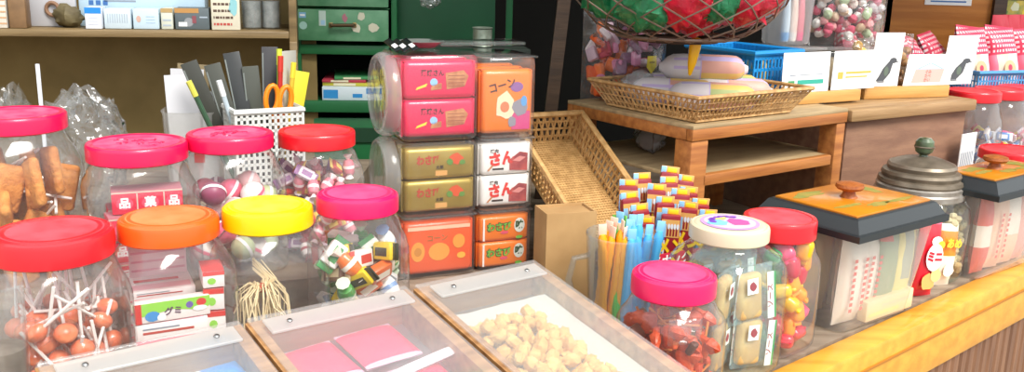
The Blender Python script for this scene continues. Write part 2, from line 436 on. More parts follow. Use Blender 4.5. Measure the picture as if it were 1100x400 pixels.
def d_pr(f, w, h):
    r = random.Random(3)
    for k in range(5):
        z = h * (.12 + .17*k); x = -w*.42
        while x < w*.2:
            ww = r.uniform(.002, .007); f.rect(x, x+ww, z, z + h*.06, -.0004, mat('ink_br', '#5a4438', .6) if k else INKR); x += ww + .0015
    f.oval(w*.28, h*.6, .008, .016, -.0004, mat('aqua', '#8fc7cc', .5), 9, .2, 1); f.oval(-w*.2, h*.88, .014, .006, -.0004, mat('rust', '#b5673f', .5), 9, .2, 2)
shbox('printed_card', 227, 259, -10, 'cream printed card with brown lettering on the left shelf', 'card', mat('card_cream', '#d9d3bd', .6), .012, d_pr, .015)
def tubsh(u, w, lab):
    c = on_shelf(u, 32, .03); o = T('clear_jar', lab, 'jar', c)
    f = MB(); f.lathe([(w*.96, 0), (w, .004), (w, .075), (w*.9, .085)], CLEAR2, 20); f.build('body', o)
    f = MB(); f.lathe([(w*.95, .085), (w*.95, .1)], mat('grey_lid', '#7d8288', .5), 20); f.build('lid', o)
    f = MB(); f.lathe([(w*.85, .003), (w*.88, .05)], mat('grey_fill', '#767b7a', .7, col2='#9a9c98', scale=60), 16)
    tag(f.build('grey_sweets'), 'grey sweets inside the ' + lab, 'sweets', None, c, kind='stuff')
tubsh(270, .019, 'clear jar beside the cream printed card'); tubsh(291, .018, 'clear jar at the right end of the left shelf')
shbox('display_card', 31.5, 84, -14, 'plain white card standing behind the olive clay ornament', 'card', mat('card_grey', '#b8b8bc', .6), .01, None, .06)
def d_pk(f, w, h):
    for k in range(6): f.rect(-w/2, w/2, h*(.1+.15*k), h*(.14+.15*k), -.0004, mat('peach', '#c99f78', .6))
shbox('candy_packet', -6, 9, -12, 'white packet with peach stripes at the left end of the shelf', 'packet', mat('pk_white', '#d8d2c4', .6), .03, d_pk, .01)
shbox('candy_packet', 10, 30, -12, 'brown packet beside the peach striped packet', 'packet', mat('pk_brown', '#8c6c4a', .5, var=.3, scale=40), .03, None, .012)
c = on_shelf(68, 30, .022); orn = T('clay_ornament', 'olive brown clay ornament with a small round loop', 'ornament', c)
OL = mat('olive_clay', '#6d6242', .7, col2='#544a30', scale=50, bump=.3)
f = MB(); f.ball((.004, 0, .019), (.026, .02, .0195), OL, 18, .35, 40, 2); f.build('body', orn)
f = MB(); f.tube([(-.022 + .011*math.cos(a), 0, .031 + .011*math.sin(a)) for a in [2*PI*i/16 for i in range(16)]], .0035, mat('clay_loop', '#8b6a52', .7), 8, True); f.build('loop', orn)

# ================================================================== BEHIND THE BACK JARS
# white frosted container with papers
c = G(209, 190, .066); c = P(209, 150, 1.50); c.z = .0655
wc = T('paper_container', 'frosted white tub holding sheets of white paper', 'container', c, RZ(80))
f = MB(); f.lathe([(.038, 0), (.041, .004), (.045, .135), (.047, .140), (.0455, .140), (.0435, .134), (.039, .006)], BIN, 28, [4]*7, cap=False)
f.add([(.036*math.cos(2*PI*i/16), .036*math.sin(2*PI*i/16), .003) for i in range(16)], [tuple(range(16))], BIN); f.build('body', wc)
f = MB(); f.rect(.006, .022, .06, .10, -.0475, mat('red_tag', '#a8433c', .5)); f.build('sticker', wc)
r = random.Random(4)
for i, (dx, dy, h, w, tilt, lb) in enumerate(((-.012, .02, .205, .05, .06, 'brown-backed card behind the white papers in the tub'), (-.014, .008, .198, .052, .03, 'tall white paper sheet standing in the frosted tub'),
                                (-.010, -.004, .19, .05, -.04, 'white paper sheet in front of the tall sheet in the frosted tub'), (.020, -.012, .165, .03, .10, 'short white paper slip at the right of the frosted tub'))):
    f = MB(); f.box((0, 0, h/2), (w, .0015, h), mat('papr%d' % i, ['#8a7a5a', '#c9c9cc', '#d6d6da', '#dde0e4'][i], .7))
    tag(f.build('paper_sheet'), lb, 'paper', 'papers in the frosted tub', W(c, RZ(80), (dx, dy, .005)), rot=(-.04, tilt, RZ(80)))
# perforated basket
bc = P(283, 150, 1.47); bc.z = .0655; BA = 60
pb_ = T('perforated_basket', 'white perforated plastic basket holding pens, envelopes and scissors', 'basket', bc, RZ(BA))
BW = mat('basket_white', '#d9dad6', .5); BWI = mat('basket_hole', '#5f6663', .7)
f = MB()
def holed(f, A, B, z0, z1, nx, nz, out, m, mh):
    A, B = Vector(A), Vector(B); d = (B - A); L = d.length; d.normalize(); n = Vector(out)
    # bars of a lattice
    for i in range(nx + 1):
        p = A + d * (L * i / nx); f.box((p.x, p.y, (z0+z1)/2), (.0042, .0028, z1-z0), m, 0, 1, Matrix.Rotation(math.atan2(d.y, d.x), 3, 'Z'))
    for j in range(nz + 1):
        z = z0 + (z1-z0) * j / nz; p = (A + B) / 2; f.box((p.x, p.y, z), (L, .0028, .0042), m, 0, 1, Matrix.Rotation(math.atan2(d.y, d.x), 3, 'Z'))
bw, bd, bh = .105, .085, .150
pts = [(-bw/2, -bd/2), (bw/2, -bd/2), (bw/2, bd/2), (-bw/2, bd/2)]
for i in range(4):
    a, b = pts[i], pts[(i+1) % 4]
    holed(f, (*a, 0), (*b, 0), .004, bh, 12 if i % 2 == 0 else 10, 14, (0, -1, 0), BW, BWI)
f.box((0, 0, .002), (bw, bd, .004), BW); f.build('body', pb_)
f = MB(); f.tube([(x*1.01, y*1.01, bh) for x, y in pts], .005, BW, 6, True); f.build('rim', pb_)
def inbasket(name, lab, cat, x, y, build, rot, grp=None):
    f = MB(); build(f); return tag(f.build(name), lab, cat, grp, W(bc, RZ(BA), (x, y, .008)), rot=rot)
ENV = [('#3a3b34', .225), ('#44463e', .215), ('#2e3030', .23), ('#4c4f47', .205), ('#3b3a3c', .235), ('#585b52', .20)]
for i, (cc, h) in enumerate(ENV):
    inbasket('dark_envelope', ['dark envelope leaning left in the white basket', 'dark olive envelope, second from the left in the basket', 'blackish envelope, third from the left in the basket', 'grey green envelope near the middle of the basket',
             'tall dark envelope at the back of the basket', 'grey envelope beside the scissors in the basket'][i], 'envelope', -.028 + .011*i, .028 - .008*(i % 3), lambda f: (f.box((0, 0, h/2), (.026, .003, h), mat('env%d' % i, cc, .35), .0008), f.rect(-.012, -.010, .02, h-.01, -.0018, mat('env_sheen', '#7d8480', .4))), (-.06*(i % 3), -.34 + .09*i, RZ(BA + 15)), 'envelopes in the white basket')  # thin pale line on each envelope is a painted sheen
for i, (cc, x, t, lb) in enumerate((('#b9c8d0', -.02, -.25, 'silver pen standing in the white basket'), ('#3c5a44', -.038, -.38, 'green pen leaning out of the white basket'), ('#d9b93a', .024, .12, 'yellow marker standing in the white basket'),
                                ('#b8322c', .016, .05, 'red marker standing in the white basket'), ('#7fae3f', .02, .03, 'lime green marker behind the scissors'))):
    inbasket('pen', lb, 'pen', x, -.012 - .006*(i % 2), lambda f: (f.tube([(0, 0, 0), (0, 0, .17 + .01*i)], .004, mat('pen%d' % i, cc, .4), 8), f.tube([(0, 0, .17+.01*i), (0, 0, .195+.01*i)], .0045, mat('pencap%d' % i, ['#e8edf0', '#d8d45a', '#e3d23c', '#c83e30', '#c9d648'][i], .4), 8)), (0, t, RZ(BA)))
f = MB(); f.box((0, 0, .115), (.06, .002, .23), mat('folder', '#c2c0b6', .6), .0005)
tag(f.build('white_folder'), 'off white folder leaning at the right side of the basket', 'folder', None, W(bc, RZ(BA), (.040, -.0, .008)), rot=(0, .06, RZ(BA) + .9))
f = MB(); f.box((0, 0, .10), (.03, .002, .2), mat('ypk', '#d9cf3a', .5), .0005); f.rect(-.014, .014, .08, .13, -.0013, mat('rpk', '#c0392b', .5))
tag(f.build('candy_sleeve'), 'yellow and red paper sleeve beside the scissors', 'sleeve', None, W(bc, RZ(BA), (.028, .012, .008)), rot=(0, .2, RZ(BA)))
sc_ = T('scissors', 'orange handled scissors standing in the white basket', 'scissors', W(bc, RZ(BA), (.0, -.030, .012)), RZ(BA), rot=(0, .12, RZ(BA)))
ORG = mat('orange_plastic', '#f08a1c', .35)
for s in (-1, 1):
    f = MB(); f.tube([(s*.011 + .0095*math.cos(a), 0, .155 + .021*math.sin(a)) for a in [2*PI*i/16 for i in range(16)]], .0042, ORG, 8, True); f.tube([(s*.008, 0, .135), (0, 0, .11)], .004, ORG, 8); f.build('handle', sc_)
    f = MB(); f.box((-s*.002, s*.001, .057), (.008, .0015, .11), STEEL, .0005); f.build('blade', sc_)
# crumpled clear bags
def crumple(f, w, d, h, m, seed, n=26):
    f.ball((0, 0, h/2), (w/2, d/2, h/2), m, n+14, .30, 70, seed); f.ball((0, 0, h/2), (w*.42, d*.42, h*.44), m, n+8, .5, 95, seed+5)
FOIL = clear('crinkled_cellophane', '#fcfdfd', .07, 1.7, .10, bump=1.0, bscale=38)
f = MB(); crumple(f, .125, .09, .19, FOIL, 3); q = P(88, 120, 1.33); tag(f.build('cellophane_bag'), 'crumpled clear cellophane bag behind the pink lidded jars', 'bag', None, (q.x, q.y, .0655))
f = MB(); crumple(f, .075, .07, .19, FILM, 8); q = P(10, 100, 1.33); tag(f.build('cellophane_bag'), 'thin clear bag behind the jar of cutlets on sticks', 'bag', None, (q.x, q.y, .0655))
f = MB(); q = P(43, 100, 1.30); f.box((0, 0, .115), (.0055, .003, .23), mat('stick_white', '#d8dce2', .5), .001); tag(f.build('plastic_stick'), 'flat white plastic stick standing behind the cutlet jar', 'stick', None, (q.x, q.y, .0655), .1)
# ================================================================== CANDY JARS
RED = mat('lid_red', '#e0222c', .32, coat=.2); PINK = mat('lid_pink', '#e0114f', .32, coat=.2); ORNG = mat('lid_orange', '#f2601c', .32, coat=.2)
YEL = mat('lid_yellow', '#f7c800', .32, coat=.2); CREAM = mat('lid_cream', '#cfc6a8', .4, coat=.2); HOT = mat('lid_hotpink', '#e8175c', .32, coat=.2); SCAR = mat('lid_scarlet', '#e01a26', .32, coat=.2)
TOPS = {'lid_red': mat('lid_red_sky_sheen', '#e23a44', .5, col2='#e65560', scale=30), 'lid_pink': mat('lid_pink_sky_sheen', '#d03064', .5, col2='#dc6488', scale=45), 'lid_orange': mat('lid_orange_sky_sheen', '#f4743a', .5, col2='#f58a55', scale=30),
        'lid_yellow': mat('lid_yellow_sky_sheen', '#f9d21e', .5, col2='#fadb4c', scale=30), 'lid_hotpink': mat('lid_hotpink_sky_sheen', '#e2386e', .5, col2='#e85484', scale=30), 'lid_scarlet': mat('lid_scarlet_sky_sheen', '#dc3038', .5, col2='#e04a50', scale=30)}  # lid tops made paler: sky reflection put into the colour
def lid_mesh(R, h, m, ridges=True, boss=None, style=0):
    f = MB()
    prof = [(R*.97, 0), (R, .0015), (R, h*.80), (R*.99, h*.93), (R*.965, h), (R*.86, h), (R*.84, h-.0009), (R*.5, h-.0010), (0.0005, h-.0010)]
    if style == 1: prof = [(R*.97, 0), (R, .0015), (R, h*.75), (R*.98, h*.93), (R*.93, h), (R*.905, h-.0005), (R*.885, h-.0005), (R*.865, h+.0004), (R*.80, h + .0007), (R*.5, h+.0011), (.0005, h+.0013)]
    f.lathe(prof, m, 64)
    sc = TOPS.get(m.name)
    if sc:                              # inner face of the lid, sky sheen painted in as a paler colour
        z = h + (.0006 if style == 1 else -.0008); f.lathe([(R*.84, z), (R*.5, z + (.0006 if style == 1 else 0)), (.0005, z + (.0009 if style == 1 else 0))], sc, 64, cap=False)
    if boss:
        r = random.Random(boss)
        for kk in range(16):            # raised moulded lettering swirls on the lid
            a = r.uniform(0, 2*PI); q = R * r.uniform(.1, .6); x, y = q*math.cos(a), q*math.sin(a); t = r.uniform(0, PI); L = R * r.uniform(.06, .16)
            f.tube([(x + L*s*math.cos(t + .6*s), y + L*s*math.sin(t + .6*s), h - .0008) for s in (-1, -.4, .3, 1)], .0010, m, 5)
    return f
def jar(loc, lidR, bodyR, H, lidm, label, lidh=.021, sq=4.0, a=52, boss=None, style=0, body=None, neck=.93, sh=.83, lidlab=None):
    o = T('candy_jar', label, 'jar', loc, RZ(a))
    hn = H - lidh; r = bodyR; q = lidR * neck
    prof = [(.0005, .0022), (r*.80, .002), (r*.93, .0008), (r*.985, .006), (r, .016), (r, hn*.55), (r*.995, hn*(sh-.07)), (r*.97, hn*(sh-.005)), (r*.91, hn*(sh+.055)), (q*1.04, hn*.955), (q*.99, hn*.975), (q*.985, hn + lidh*.5)]
    s = [2, sq, sq, sq, sq, sq, sq*.95, sq*.8, sq*.65, 2.2, 2, 2]
    f = MB(); f.lathe(prof, body or CLEAR, 56, s, cap=False); f.build('body', o, 60)
    L = lid_mesh(lidR, lidh, lidm, True, boss, style).build('lid', o, 40); L.location = (0, 0, hn)
    return o
def V(*a): return Vector(a)
JX = dict(red=V(-.453, .881, 0), orange=V(-.361, .944, 0), yellow=V(-.268, .988, 0), pinkF=V(-.177, 1.035, 0), cut=V(-.587, 1.081, .065), box=V(-.447, 1.085, .065), ball=V(-.352, 1.138, .065), mix=V(-.258, 1.203, .065),
          squid=V(.17, .915, 0), cream=V(.247, 1.014, 0), gum=V(.322, 1.077, 0))
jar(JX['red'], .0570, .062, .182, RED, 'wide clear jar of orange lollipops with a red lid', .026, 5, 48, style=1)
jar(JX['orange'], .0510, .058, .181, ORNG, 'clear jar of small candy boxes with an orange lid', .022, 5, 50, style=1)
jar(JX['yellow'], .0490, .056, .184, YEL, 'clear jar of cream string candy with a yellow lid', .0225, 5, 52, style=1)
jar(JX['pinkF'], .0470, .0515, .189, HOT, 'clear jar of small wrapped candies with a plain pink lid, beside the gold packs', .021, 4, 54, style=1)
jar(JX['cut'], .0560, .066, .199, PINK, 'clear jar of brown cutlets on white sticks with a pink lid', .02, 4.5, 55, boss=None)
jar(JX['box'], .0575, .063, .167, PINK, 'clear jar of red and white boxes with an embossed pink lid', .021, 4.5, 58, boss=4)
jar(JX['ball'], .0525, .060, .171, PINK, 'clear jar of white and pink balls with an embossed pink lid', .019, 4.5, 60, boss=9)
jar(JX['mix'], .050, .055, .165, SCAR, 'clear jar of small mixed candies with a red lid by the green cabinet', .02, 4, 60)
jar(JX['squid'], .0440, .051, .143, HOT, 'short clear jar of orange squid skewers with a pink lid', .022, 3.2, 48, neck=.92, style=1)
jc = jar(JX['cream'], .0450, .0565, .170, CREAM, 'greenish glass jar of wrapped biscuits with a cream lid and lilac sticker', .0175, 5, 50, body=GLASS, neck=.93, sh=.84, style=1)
f = MB()
def disc(f, r, z, m, n=32, c=(0, 0), wob=0, seed=0):
    q = random.Random(seed); f.add([(c[0] + r*(1+wob*q.uniform(-1, 1))*math.cos(2*PI*i/n), c[1] + r*(1+wob*q.uniform(-1, 1))*math.sin(2*PI*i/n), z) for i in range(n)], [tuple(range(n))], m)
disc(f, .033, .0190, mat('lilac', '#c79ad8', .35)); disc(f, .029, .0193, mat('pale_pink_s', '#eebfe0', .35))
disc(f, .012, .0196, mat('sky_s', '#7fc6ea', .35), 12, (-.014, .006), .2, 3); disc(f, .013, .0198, mat('hot_s', '#f05a9c', .35), 14, (.006, -.006), .25, 4); disc(f, .007, .0199, mat('lemon_s', '#f4e27a', .35), 10, (.002, .015), .2, 5)
for k in range(7):
    a = .5 + k*.35; disc(f, .0042, .02, mat('violet_s', '#7a48b8', .35), 7, (.020*math.cos(a), .020*math.sin(a)), .3, k)
L = [c for c in jc.children if c.name.startswith('lid')][0]
st = f.build('sticker', L); st['label'] = 'lilac and pink round sticker'
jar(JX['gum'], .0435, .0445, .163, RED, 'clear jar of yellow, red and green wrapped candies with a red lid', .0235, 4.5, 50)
# chips of tape on lids
def tape(jn, zt, x, y, w, lab):
    pass
f = MB(); f.box((0, 0, .0006), (.012, .009, .0012), WHITE, .0004)
for jn, dx, dy, z in (('yellow', .006, .008, .1786), ('gum', .012, .004, .1608)):
    pass

# ---- lollipops in the red lidded jar
def lolly():
    o = T('lollipop', 'orange lollipop on a white stick in the red lidded jar', 'lollipop', (0, 0, 0), group='orange lollipops in the red lidded jar')
    f = MB(); f.ball((0, 0, 0), (.0115, .0085, .0105), mat('lolly_orange', '#f29468', .3, col2='#e4683c', scale=60), 12); f.build('candy', o)
    f = MB(); f.tube([(0, 0, .008), (0, 0, .068)], .0017, mat('stick_paper', '#f2ece6', .6), 6); f.build('stick', o)
    f = MB(); f.lathe([(.0135, -.006), (.0142, .002), (.010, .010), (.004, .014), (.008, .020)], clear('lolly_film', '#fefefe', .04, .8, .1), 12, cap=False); f.build('wrapper', o)
    return o
LO = lolly(); r = random.Random(11)
for i, p in enumerate(spots(58, .049, .018, .098, .0195, 21)):
    q = JX['red'] + p
    tilt = Vector((-p.x*6 + r.uniform(-.5, .5), -p.y*6 + r.uniform(-.5, .5), r.uniform(.6, 1.4)))
    # keep the stick end inside the jar
    for _ in range(30):
        e = p + tilt.normalized() * .068
        if abs(e.x) < .052 and abs(e.y) < .052 and .006 < e.z < .146: break
        tilt = Vector((r.uniform(-1, 1), r.uniform(-1, 1), r.uniform(-.5, 1.2)))
    rot = tilt.to_track_quat('Z', 'Y').to_euler()
    if i == 0: LO.location = q; LO.rotation_euler = rot
    else: dup(LO, q, rot)
# ---- cutlets on sticks
def cutlet():
    o = T('cutlet_on_stick', 'flat brown breaded cutlet on a white stick', 'snack', (0, 0, 0), group='breaded cutlets on sticks in the jar')
    f = MB(); f.box((0, 0, 0), (.058, .012, .036), mat('breaded', '#d9964a', .75, col2='#b8722e', scale=70, bump=.6, bscale=260), .0055, 3); f.build('cutlet', o)
    f = MB(); f.tube([(.0, 0, .012), (.0, 0, .072)], .0017, mat('stick_paper', '#f2ece6', .6), 6); f.build('stick', o); return o
CU = cutlet(); r = random.Random(5)
for i, p in enumerate(spots(30, .044, .022, .130, .031, 33)):
    for _ in range(60):
        d = Vector((r.uniform(-1, 1), r.uniform(-1, 1), r.uniform(-.9, .9))).normalized(); e = p + d * .066
        if abs(d.z) < .65 and (abs(e.x)**4 + abs(e.y)**4) ** .25 < .060 and .006 < e.z < .155: break
    rot = d.to_track_quat('Z', 'X').to_euler()
    if i == 0: CU.location = JX['cut'] + p; CU.rotation_euler = rot
    else: dup(CU, JX['cut'] + p, rot)
f = MB(); f.box((0, 0, .013), (.03, .001, .022), WHITE); tag(f.build('price_slip'), 'small white paper slip inside the cutlet jar', 'paper', None, JX['cut'] + V(.002, -.060, .05), RZ(90))

# ---- red and white boxes in the embossed pink lidded jar
RB = mat('crimson_card', '#d3183f', .45); CARD = mat('box_card', '#c9b7a8', .6)
def redbox():
    f = MB(); f.box((0, 0, .0135), (.078, .034, .027), RB, .001)
    f.rect(-.039, .039, .0248, .0268, -.0172, CARD); f.box((0, 0, .0272), (.077, .033, .0006), mat('box_top', '#b8707c', .55))
    f.rect(-.012, -.0105, .002, .0245, -.0173, CARD); f.rect(.0175, .019, .002, .0245, -.0173, CARD)
    for x, tx in ((-.025, '品'), (.003, '菓'), (.029, '品')):
        f.oval(x, .0128, .0095, .0075, -.0173, mat('crimson_light', '#e0506c', .45), 14); f.text(tx, .013, (x, .0128), WHITE, -.0176, .04)
    return f.build('candy_box')
R0 = redbox(); first = True
for i, (x, y, z, a) in enumerate(((-.002, -.028, .004, 60), (0, .016, .004, 62), (-.003, -.026, .032, 64), (.002, .014, .032, 58), (-.004, -.028, .060, 58), (.002, .014, .060, 62), (.004, -.022, .0885, 66))):
    lb = ['bottom front', 'bottom rear', 'middle front', 'middle rear', 'upper front', 'upper rear', 'topmost'][i] + ' red and white candy box in the pink lidded jar'
    c = W(JX['box'], RZ(60), (x, y, z))
    if i == 0: tag(R0, lb, 'box', 'red and white boxes in the jar', c, RZ(a))
    else:
        o = R0.copy(); COL.objects.link(o); tag(o, lb, 'box', 'red and white boxes in the jar', c, RZ(a))
# ---- white and pink balls
BALLC = [('white_sweet', '#e9e2de'), ('pink_sweet', '#e0607e'), ('plum_sweet', '#8d3a5c'), ('pale_green_sweet', '#b9c79a'), ('blush_sweet', '#efc3c0')]
prot = {}
for i, p in enumerate(spots(26, .043, .017, .105, .029, 8)):
    n, cc = BALLC[(i * 7 + i // 3) % 5]
    if n not in prot:
        f = MB(); f.ball((0, 0, 0), (.0155, .0155, .0145), mat(n, cc, .4), 16); f.lathe([(.0157, -.002), (.0158, 0), (.0157, .002)], WHITE if n != 'white_sweet' else mat('pink_sweet', '#e0607e', .4), 16, cap=False)
        o = f.build('round_sweet'); prot[n] = o
    else: o = prot[n].copy(); COL.objects.link(o)
    tag(o, n.replace('_sweet', '').replace('_', ' ') + ' round sweet in the embossed pink lidded jar', 'sweet', 'round sweets in the pink lidded jar', JX['ball'] + p, rot=rot_r(rnd))
# ---- small wrapped candies: a body with two twisted ends, or a small square
def candy(kind, c1, c2, s=1.0):
    f = MB(); m1 = mat('cw_' + c1, c1, .3, coat=.3); m2 = mat('cw_' + c2, c2, .4)
    if kind == 'square':
        f.box((0, 0, 0), (.021*s, .009*s, .015*s), m1, .003, 2); f.rect(-.007*s, .007*s, -.004*s, .003*s, -.0047*s, m2)
        f.box((0, .0047*s, 0), (.013*s, .0004, .006*s), m2)
        for q in (-1, 1): f.box((q*.0125*s, 0, 0), (.006*s, .002*s, .014*s), m2, .0006)
    else:
        f.lathe([(.001, -.010*s), (.006*s, -.0085*s), (.0075*s, -.003*s), (.0075*s, .003*s), (.006*s, .0085*s), (.001, .010*s)], m1, 12)
        f.lathe([(.0077*s, -.002*s), (.0077*s, .002*s)], m2, 12, cap=False)
        for q in (-1, 1): f.lathe([(.0015*s, q*.0095*s), (.006*s, q*.016*s)], m2, 8)
    return f
CAND = [('square', '#f2efe8', '#d8782c', 'cream and orange'), ('square', '#f4f2ee', '#8a8f96', 'plain white'), ('square', '#e9e4dc', '#c0392b', 'white and red'), ('square', '#e8c81f', '#3b3a2c', 'yellow and black'), ('twist', '#e2702a', '#f0e6da', 'orange and white'), ('square', '#d8652c', '#f3e7d2', 'orange'), ('twist', '#4f9e4a', '#d5e4c4', 'green'),
        ('square', '#6c4a34', '#c7b28c', 'brown'), ('twist', '#f1efe9', '#7d9bc4', 'white and blue'), ('square', '#f0eee8', '#3f8f4e', 'white and green')]
def fillc(key, n, R, z0, z1, dm, seed, pal, where, grp, s=1.0, outer=0.0):
    pr = {}
    for i, p in enumerate(spots(n, R, z0, z1, dm, seed, outer=outer)):
        c = pal[(i * 5 + i // 4) % len(pal)]
        if c not in pr: o = candy(c[0], c[1], c[2], s).build({'pinkF': 'assorted_candy', 'mix': 'mixed_candy'}.get(key, 'wrapped_candy')); pr[c] = o
        else: o = pr[c].copy(); COL.objects.link(o)
        e = (rnd.uniform(-.7, .7), rnd.uniform(-.8, .8), rnd.uniform(-.9, 1.2))
        tag(o, c[3] + ' wrapped candy ' + where, 'candy', grp, JX[key] + p, rot=e)
fillc('pinkF', 70, .040, .014, .126, .0225, 3, CAND, 'in the plain pink lidded jar', 'small candies in the plain pink lidded jar', 1.4)
PAL2 = [('square', '#d8ccd4', '#8a5a8c', 'lilac'), ('twist', '#ebe4e0', '#a8283c', 'white and red'), ('square', '#9a5a9c', '#e8dcea', 'purple'), ('twist', '#d8808c', '#f0e4e4', 'pink'), ('square', '#e4dfd2', '#6a6a60', 'pale grey'), ('square', '#b8443c', '#e8cc6a', 'dark red'), ('twist', '#b8a078', '#e4dcc4', 'tan')]
fillc('mix', 90, .044, .012, .118, .0165, 17, PAL2, 'in the red lidded jar by the green cabinet', 'mixed candies by the green cabinet', 1.0)
# ---- chunky bright candies in the right jar
PAL3 = [('square', '#f2b90f', '#f7d646', 'yellow'), ('square', '#d8203a', '#ef6a72', 'red'), ('square', '#1f9a52', '#62c07a', 'green'), ('square', '#e83a6a', '#f48aa4', 'pink'), ('square', '#f4960f', '#f9c04a', 'orange'), ('square', '#c41836', '#e85a6a', 'crimson')]
pr = {}
for i, p in enumerate(spots(72, .034, .014, .132, .0225, 41, outer=.3)):
    c = PAL3[(i * 5 + i // 3 + i // 7) % 6]
    if c not in pr:
        f = MB(); m1 = mat('cw_' + c[1], c[1], .28, coat=.3); f.box((0, 0, 0), (.026, .017, .020), m1, .0065, 3)
        for q in (-1, 1): f.lathe([(.002, 0), (.0065, .007)], mat('cw_' + c[2], c[2], .35), 8) if q > 0 else None
        f.box((.0145, 0, 0), (.006, .004, .015), m1, .0015); f.box((-.0145, 0, 0), (.006, .004, .015), m1, .0015)
        o = f.build('chunky_candy'); pr[c] = o
    else: o = pr[c].copy(); COL.objects.link(o)
    tag(o, 'shiny ' + c[3] + ' chunky candy in the right hand tall jar beside the tray lidded box', 'candy', 'chunky bright candies in the red lidded jar', JX['gum'] + p, rot=rot_r(rnd))
# ---- small candy boxes in the orange lidded jar
def cbox(w, d, h, m, face, label, loc, a, rot=None, grp='small candy boxes in the orange lidded jar'):
    f = MB(); f.box((0, 0, h/2), (w, d, h), m, .0008); face(f, w, d, h)
    return tag(f.build('candy_box'), label, 'box', grp, loc, RZ(a), rot)
CW = mat('cb_white', '#efe7e4', .45); CP = mat('cb_pink', '#e2285f', .45); CG = mat('cb_green', '#8fd04a', .45); CB = mat('cb_blue', '#3d8fd0', .45); CRD = mat('cb_red', '#d23a35', .45); CV = mat('cb_violet', '#6f5aa8', .45)
def face_fruit(f, w, d, h):
    y = -d/2 - .0004
    f.rect(-w/2, -w*.42, 0, h, y, CRD); f.poly([(-w*.42, h), (-w*.42, h*.35), (0, h*.55), (w*.4, h*.3), (w/2, h*.5), (w/2, h)], y, CG)
    f.oval(-w*.28, h*.32, w*.10, h*.26, y-.0002, CB, 12); f.oval(-w*.16, h*.22, w*.06, h*.18, y-.0003, WHITE, 10); f.oval(w*.22, h*.66, w*.05, h*.17, y-.0003, CV, 10); f.oval(w*.38, h*.72, w*.07, h*.2, y-.0003, CRD, 10); f.oval(w*.36, h*.42, w*.10, h*.14, y-.0004, WHITE, 10)
    f.text('グミ', h*.42, (.0, h*.45), mat('cb_ink', '#5a3a5a', .5), y-.0005, .03)
def face_strip(f, w, d, h):
    y = -d/2 - .0004
    f.rect(-w/2, w/2, 0, h*.2, y, CP); f.rect(-w*.4, w*.3, h*.5, h*.62, y, INKR); f.rect(-w*.4, w*.1, h*.72, h*.8, y, INKG)
    f.add([(-w*.45, -d*.4, h+.0003), (w*.45, -d*.4, h+.0003), (w*.45, -d*.1, h+.0003), (-w*.45, -d*.1, h+.0003)], [(0, 1, 2, 3)], mat('cb_rose', '#eab6bf', .5))
    f.add([(-w*.4, d*.05, h+.0003), (w*.3, d*.05, h+.0003), (w*.3, d*.2, h+.0003), (-w*.4, d*.2, h+.0003)], [(0, 1, 2, 3)], CRD)
def face_end(f, w, d, h):
    y = -d/2 - .0004; f.rect(-w/2, w/2, h*.75, h, y, CRD); f.oval(-w*.1, h*.4, w*.2, h*.2, y, CG, 10)
    f.add([(-w*.5, -d*.5, h+.0003), (w*.5, -d*.5, h+.0003), (w*.5, d*.5, h+.0003), (-w*.5, d*.5, h+.0003)], [(0, 1, 2, 3)], CRD)
jo = JX['orange']; rz0 = RZ(62)
zz = .004
for i in range(8):
    cbox(.066, .055, .0105, CW, face_strip, ['lowest white and pink candy box in the orange lidded jar', 'second white and pink candy box from the bottom of the orange lidded jar', 'third white and pink candy box up in the orange lidded jar', 'fourth white and pink candy box up in the orange lidded jar',
          'fifth white and pink candy box up in the orange lidded jar', 'sixth white and pink candy box up in the orange lidded jar', 'seventh white and pink candy box up in the orange lidded jar', 'topmost white and pink candy box in the orange lidded jar'][i], W(jo, rz0, (-.012 + .002*(i % 2), .010 + .002*i, zz)), 60 + (i % 3)*3); zz += .0125
cbox(.074, .014, .0215, CW, face_fruit, 'green and white fruit candy box at the front of the orange lidded jar', W(jo, rz0, (-.006, -.032, .080)), 60)
cbox(.072, .014, .0215, CW, face_strip, 'pink edged candy box under the fruit candy box', W(jo, rz0, (-.008, -.033, .057)), 62)
cbox(.072, .014, .0215, CW, face_strip, 'white candy box at the bottom front of the orange lidded jar', W(jo, rz0, (-.008, -.033, .034)), 62)
cbox(.072, .014, .0215, CW, face_strip, 'lowest white candy box at the bottom front of the orange lidded jar', W(jo, rz0, (-.008, -.033, .011)), 60)
cbox(.022, .040, .018, CW, face_end, 'red topped small box at the upper right of the orange lidded jar', W(jo, rz0, (.038, -.016, .108)), 66)
for j in range(4):
    cbox(.021, .022, .024, CW, face_end, ['lowest white square box at the right of the orange lidded jar', 'second lowest white square box at the right of the orange lidded jar', 'third white square box up at the right of the orange lidded jar', 'top white square box under the red topped box'][j], W(jo, rz0, (.038, -.024, .006 + .0255*j)), 64 + 3*j)
f = MB(); f.box((0, 0, .028), (.06, .0008, .056), mat('pink_grid', '#efccd2', .6))
for k in range(5): f.rect(-.028, .028, .006+.01*k, .0085+.01*k, -.0006, mat('grid_line', '#e29aac', .6))
tag(f.build('leaflet'), 'pink printed leaflet at the back of the orange lidded jar', 'leaflet', None, W(jo, rz0, (-.008, .048, .092)), rz0)
